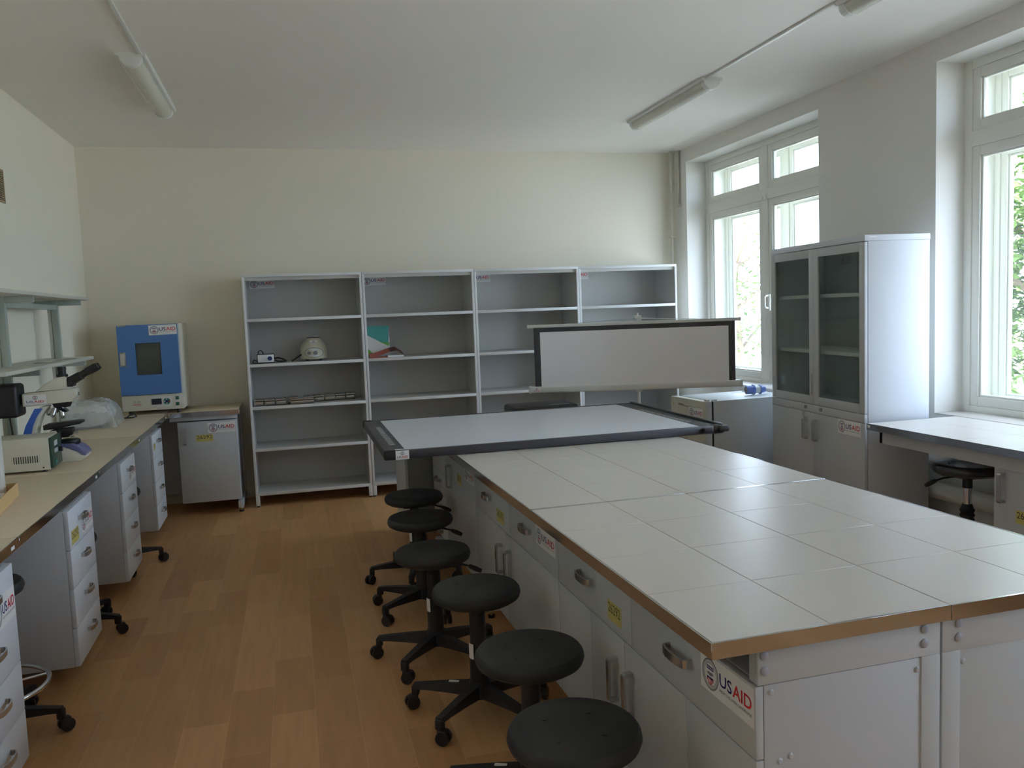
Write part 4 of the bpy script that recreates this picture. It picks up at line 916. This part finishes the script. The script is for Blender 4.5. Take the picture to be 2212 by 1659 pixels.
# ------------------------------------------------------------------ tall glass door cabinet
ca = math.atan2(4.053 - 5.135, 3.127 - 3.213)
gc = thing('glass_door_cabinet', 'tall grey cabinet with two dark glass doors between the windows', 'cabinet', T(3.213, 5.135, 0, ca))
W, D, H = 1.085, 0.41, 1.90; t = 0.018; ZM0, ZM1 = 0.835, 0.885
mb = MB(); f0 = 0.024
mb.box(0, f0, 0.0, t, D, H - 0.035, 'lab_white', 0.001); mb.box(W - t, f0, 0.0, W, D, H - 0.035, 'lab_white', 0.001)
mb.box(t, f0, 0.05, W - t, D, 0.07, 'lab_white'); mb.box(t, D - 0.012, 0.07, W - t, D, 1.775, 'lab_grey'); mb.box(t, D - 0.012, 1.822, W - t, D, H - 0.035, 'lab_grey')
xs_ = [t, 0.225, 0.35, 0.455, 0.58, W - t]
for i in range(0, len(xs_) - 1, 2): mb.box(xs_[i], D - 0.012, 1.775, xs_[i + 1], D, 1.822, 'lab_grey')
for i in range(1, len(xs_) - 1, 2):
    n = 11; s0, s1 = xs_[i], xs_[i + 1]
    for k in range(n): x = s0 + (s1 - s0) * (k + 0.5) / n; mb.box(x - 0.0028, D - 0.012, 1.775, x + 0.0028, D, 1.822, 'lab_grey')
mb.box(t, f0, ZM0, W - t, D - 0.012, ZM1, 'lab_white')
mb.build('carcass', gc)
mb = MB(); mb.box(-0.002, 0.0, H - 0.034, W + 0.002, D + 0.002, H, 'lab_white', 0.002); tp = mb.build('top_panel', gc)
mb = MB(); mb.box(W + 0.002, 0.03, H - 0.015, W + 0.0028, 0.075, H - 0.009, 'sticker_white'); mb.build('maker_tag', gc)
for z in (1.205, 1.558):
    mb = MB(); mb.box(t + 0.001, 0.05, z, W - t - 0.001, D - 0.014, z + 0.022, 'shelf_edge', 0.001); mb.build('shelf', gc)
mb = MB(); mb.box(0, -0.001, ZM0 - 0.002, W, 0.019, ZM1 - 0.002, 'lab_grey', 0.002); rail = mb.build('middle_rail', gc)
for x in (0.452, 0.632): mb = MB(); mb.cyl((x, -0.001, 0.862), (x, -0.010, 0.862), 0.011, 'handle_metal'); mb.build('lock', rail)
mb = MB(); mb.box(0.405, -0.004, 0.800, 0.425, -0.001, 0.835, 'handle_metal', 0.001); mb.box(0.412, -0.004, 0.775, 0.418, -0.001, 0.80, 'handle_metal'); mb.build('key', rail)
for (a0, a1) in ((0.0, W / 2 - 0.001), (W / 2 + 0.001, W)):
    mb = MB(); z0, z1 = ZM1 + 0.001, H - 0.038; b = 0.052
    for (p, q0, r, s) in ((a0, a0 + b, z0, z1), (a1 - b, a1, z0, z1), (a0 + b, a1 - b, z0, z0 + b), (a0 + b, a1 - b, z1 - b, z1)): mb.box(p, 0.0, r, q0, 0.019, s, 'lab_grey', 0.0015)
    d = mb.build('glass_door', gc)
    mb = MB(); mb.box(a0 + b, 0.008, z0 + b, a1 - b, 0.012, z1 - b, 'cabinet_glass'); mb.build('glass_pane', d, smooth=False)
    if a0 == 0.0:
        mb = MB(); mb.box(a1 - 0.022, -0.006, z0 + 0.06, a1 - 0.012, 0.0, z0 + 0.20, 'handle_metal', 0.002); mb.build('finger_pull', d)
for (a0, a1, hx) in ((0.0, W / 2 - 0.001, 0.455), (W / 2 + 0.001, W, 0.575)):
    mb = MB(); mb.box(a0, 0.0, 0.055, a1, 0.019, ZM0 - 0.004, 'lab_grey', 0.002); d = mb.build('door', gc); handle(d, 'v', T(hx, 0, 0.725))
sticker(gc, 'wide', 0.235, 0.085, T(0.815, -0.0003, 0.745))

# ------------------------------------------------------------------ tiled side table by the window, cabinet and its stool
rt = thing('side_table', 'white tiled table with shiny steel edge beside the window at the right edge', 'lab table', T(3.095, 3.995, 0, -PI / 2))
worktop(rt, 2.1, 0.605, 'tile', [0.004] + [0.33 + 0.33 * i for i in range(5)] + [2.096], [0.004, 0.335, 0.603], trim=('f', 'l'))
apron(rt, 0.05, 2.06, 0.045, 0.735, ZT - 0.036); frame_leg(rt, 0.45, 0.60, 0.12); 
mb = MB(); mb.box(0.05, 0.045, 0.735, 0.075, 0.55, ZT - 0.036, 'lab_grey', 0.002); mb.build('side_rail', rt)
mb = MB(); mb.box(0.012, -0.003, ZT - 0.022, 0.03, -0.0015, ZT - 0.008, 'sticker_white'); mb.build('size_tag', rt)
base_cabinet('grey door cabinet under the side table at the right edge of the photo', 'cabinet', T(3.150, 3.165, 0, -PI / 2), 0.62, 0.46, 0.10, 0.735,
    [(0, 0.10, 0.62, 0.735, 'door', [('v', 0.055, 0.645)], [('number', 0.125, 0.495, 0.115, 0.06)])], feet=True)

# ------------------------------------------------------------------ stools
def make_stool(kind, zs, rot):
    root = thing('lab_stool', '', 'stool', group='black five legged lab stools')
    st = MB()
    R = 0.171
    st.lathe([(0.10, -0.050), (R * 0.86, -0.046), (R * 0.97, -0.034), (R, -0.020), (R * 0.985, -0.006), (R * 0.94, 0.004), (R * 0.84, 0.008), (R * 0.5, 0.003), (0.01, 0.0)], 'seat_black' if kind != 'chrome' else 'black_gloss', (0, 0, zs), seg=48)
    seat = st.build('seat', root)
    for k in range(4):
        h = MB(); t = PI / 4 + k * PI / 2; h.cyl((0.085 * math.cos(t), 0.085 * math.sin(t), zs + 0.001), (0.085 * math.cos(t), 0.085 * math.sin(t), zs + 0.0052), 0.006, 'ink', seg=12); h.build('vent_plug', seat)
    pz = MB(); pz.box(-0.07, -0.07, zs - 0.064, 0.07, 0.07, zs - 0.046, 'black_plastic', 0.004); pz.build('seat_plate', root)
    lv = MB(); lv.tube([(0.05, 0, zs - 0.062), (0.12, 0.01, zs - 0.066), (0.16, 0.015, zs - 0.078), (0.19, 0.018, zs - 0.095)], 0.005, 'black_plastic'); lv.tube([(0.16, 0.015, zs - 0.078), (0.19, 0.018, zs - 0.092), (0.215, 0.02, zs - 0.104)], [0.009, 0.012, 0.009], 'black_plastic', seg=10)
    lv.build('height_lever', root, M=T(0, 0, 0, {'chrome': 2.75, 'ring': 2.6, 'plain': 2.4, 'lever': -0.35}.get(kind, 1.5)))
    c = MB()
    if kind == 'chrome':
        c.cyl((0, 0, zs - 0.12), (0, 0, zs - 0.05), 0.024, 'black_plastic'); c.cyl((0, 0, zs - 0.30), (0, 0, zs - 0.10), 0.021, 'chrome', seg=24)
        prf = [(0.026, 0.13)]
        n = 12
        for i in range(n): z = 0.13 + (zs - 0.22 - 0.13) * i / n; dz = (zs - 0.35) / n; prf += [(0.036, z + dz * 0.2), (0.036, z + dz * 0.45), (0.030, z + dz * 0.7)]
        prf += [(0.026, zs - 0.215), (0.023, zs - 0.205)]
        c.lathe(prf, 'black_plastic', seg=24)
    else:
        c.cyl((0, 0, 0.09), (0, 0, 0.24), 0.036, 'black_plastic', seg=24); c.cyl((0, 0, 0.24), (0, 0, zs - 0.10), 0.031, 'black_plastic', seg=24); c.cyl((0, 0, zs - 0.10), (0, 0, zs - 0.05), 0.027, 'black_plastic', seg=24)
    c.build('column', root)
    if kind in ('black', 'tagged', 'lever'):
        lb = MB(); n = 6; V = []
        for z in (0.225, 0.285):
            for i in range(n + 1):
                t = math.radians(170 + 56 * i / n); rr_ = 0.0366 if z < 0.24 else 0.0366; V.append((rr_ * math.cos(t), rr_ * math.sin(t), z))
        lb.add(V, [(i, i + 1, n + 2 + i, n + 1 + i) for i in range(n)], 'sticker_white')
        lb.build('white_tag', root)
    if kind == 'ring':
        r = MB(); r.tube([(0.225 * math.cos(2 * PI * i / 40), 0.225 * math.sin(2 * PI * i / 40), 0.20) for i in range(40)], 0.0095, 'chrome', seg=12, closed=True)
        for k in range(3): t = k * 2 * PI / 3 + 0.4; r.cyl((0.03 * math.cos(t), 0.03 * math.sin(t), 0.20), (0.222 * math.cos(t), 0.222 * math.sin(t), 0.20), 0.006, 'chrome', seg=10)
        r.build('foot_ring', root)
    b = MB(); b.cyl((0, 0, 0.070), (0, 0, 0.135), 0.046, 'black_plastic', r1=0.040, seg=24); b.build('hub', root)
    for k in range(5):
        t = rot + k * 2 * PI / 5; M = Matrix.Rotation(t, 4, 'Z')
        lg = MB()
        V = []; secs = [(0.03, 0.072, 0.122, 0.024), (0.12, 0.078, 0.116, 0.021), (0.22, 0.082, 0.105, 0.018), (0.272, 0.080, 0.098, 0.017)]
        for (x, za, zb_, wy) in secs: V += [(x, -wy, za), (x, wy, za), (x, wy * 0.8, zb_), (x, -wy * 0.8, zb_)]
        Fc = [(3, 2, 1, 0)] + [(i * 4 + j, i * 4 + (j + 1) % 4, (i + 1) * 4 + (j + 1) % 4, (i + 1) * 4 + j) for i in range(3) for j in range(4)] + [(12, 13, 14, 15)]
        lg.add(V, Fc, 'black_plastic', M); lg.box(0.252, -0.015, 0.052, 0.280, 0.015, 0.092, 'black_plastic', 0.006, M=M)
        if kind == 'tagged' and k == 0: lg.box(0.085, -0.006, 0.1165, 0.125, 0.006, 0.1195, 'sticker_white', M=M)
        lo = lg.build('leg', root)
        cs = MB(); M2 = M @ T(0.268, 0, 0, rz=0.7 + 1.1 * k)
        for s_ in (-1, 1): cs.cyl((0.014, s_ * 0.006, 0.026), (0.014, s_ * 0.020, 0.026), 0.026, 'black_plastic', seg=20, M=M2)
        cs.box(-0.008, -0.017, 0.034, 0.03, 0.017, 0.056, 'black_plastic', 0.007, M=M2); cs.cyl((0, 0, 0.045), (0, 0, 0.06), 0.006, 'black_plastic', M=M2, seg=10); cs.build('caster', lo)
    return root
rad = math.radians
spec = [  # x, y, star rotation, height, kind, label
    (0.625, 1.915, 200, 0.498, 'black', 'black round lab stool nearest the camera beside the island'),
    (0.653, 2.423, 156, 0.498, 'tagged', 'black round lab stool second from the camera beside the island'),
    (0.622, 3.060, 152, 0.498, 'tagged', 'black round lab stool third from the camera beside the island'),
    (0.546, 3.625, 158, 0.498, 'lever', 'black round lab stool fourth from the camera beside the island'),
    (0.586, 4.265, 143, 0.498, 'lever', 'black round lab stool fifth from the camera beside the island'),
    (0.630, 4.811, 183, 0.498, 'lever', 'black round lab stool farthest away beside the island'),
]
for i, (x, y, r, z, k, lab) in enumerate(spec):
    s = make_stool(k, z, rad(r)); s.matrix_world = T(x, y, 0); s['label'] = lab; s['group'] = 'black stools lined up along the island'
for (x, y, r, z, k, lab) in [(-1.215, 3.455, -3, 0.60, 'ring', 'black stool with a chrome foot ring tucked under the left bench'),
                             (-1.195, 4.55, -16, 0.50, 'plain', 'black stool tucked between the first and second left drawer units'),
                             (-1.180, 5.72, 12, 0.50, 'plain', 'black stool tucked between the two farthest left drawer units')]:
    s = make_stool(k, z, rad(r)); s.matrix_world = T(x, y, 0, 0); s['label'] = lab; s['group'] = 'stools under the wall bench'
s = make_stool('chrome', 0.665, 0.5); s.matrix_world = T(3.345, 3.53, 0); s['label'] = 'glossy black stool on a chrome column under the window side table'; del s['group']

# ------------------------------------------------------------------ outside
gm = MB(); gm.box(4.2, -25, -1.4, 60, 40, -1.3, 'pavement'); o = gm.build('pavement_outside'); o['kind'] = 'structure'
def tree(label, x, y, h, r, n, seed):
    rr = random.Random(seed); root = thing('tree', label, 'tree', T(x, y, -1.3), 'trees outside the windows')
    mb = MB(); mb.tube([(0, 0, 0), (0.1, 0.05, h * 0.3), (0.0, 0.1, h * 0.6), (0.1, 0.0, h * 0.85)], [0.16, 0.13, 0.08, 0.03], 'bark', seg=10)
    for k in range(9):
        t = rr.uniform(0, 2 * PI); z = h * rr.uniform(0.3, 0.75); mb.tube([(0.05, 0.05, z), (r * 0.5 * math.cos(t), r * 0.5 * math.sin(t), z + 0.5), (r * 0.85 * math.cos(t), r * 0.85 * math.sin(t), z + 0.8)], [0.05, 0.03, 0.012], 'bark', seg=6)
    mb.build('trunk', root)
    f = MB(); V = []; Fc = []
    cl = [(rr.gauss(0, r * 0.42), rr.gauss(0, r * 0.42), h * 0.58 + rr.gauss(0, h * 0.19)) for _ in range(70)]
    for i in range(n):
        c = rr.choice(cl); p = Vector((c[0] + rr.gauss(0, 0.26), c[1] + rr.gauss(0, 0.26), c[2] + rr.gauss(0, 0.22)))
        if p.z < 0.5: p.z = 0.5
        d = Vector((rr.uniform(-1, 1), rr.uniform(-1, 1), rr.uniform(-0.5, 0.5))).normalized(); e = d.cross(Vector((rr.uniform(-1, 1), rr.uniform(-1, 1), 1)).normalized()).normalized()
        s = rr.uniform(0.05, 0.09); o_ = len(V); V += [p - d * s, p + e * s * 0.5, p + d * s, p - e * s * 0.5]; Fc.append((o_, o_ + 1, o_ + 2, o_ + 3))
    f.add(V, Fc, 'leaf'); fo = f.build('foliage', root, smooth=False)
tree('leafy green tree outside the right window', 8.6, 7.9, 5.4, 1.8, 11000, 1)
tree('pale green tree seen through the far window', 9.5, 16.6, 5.0, 1.3, 1400, 2)
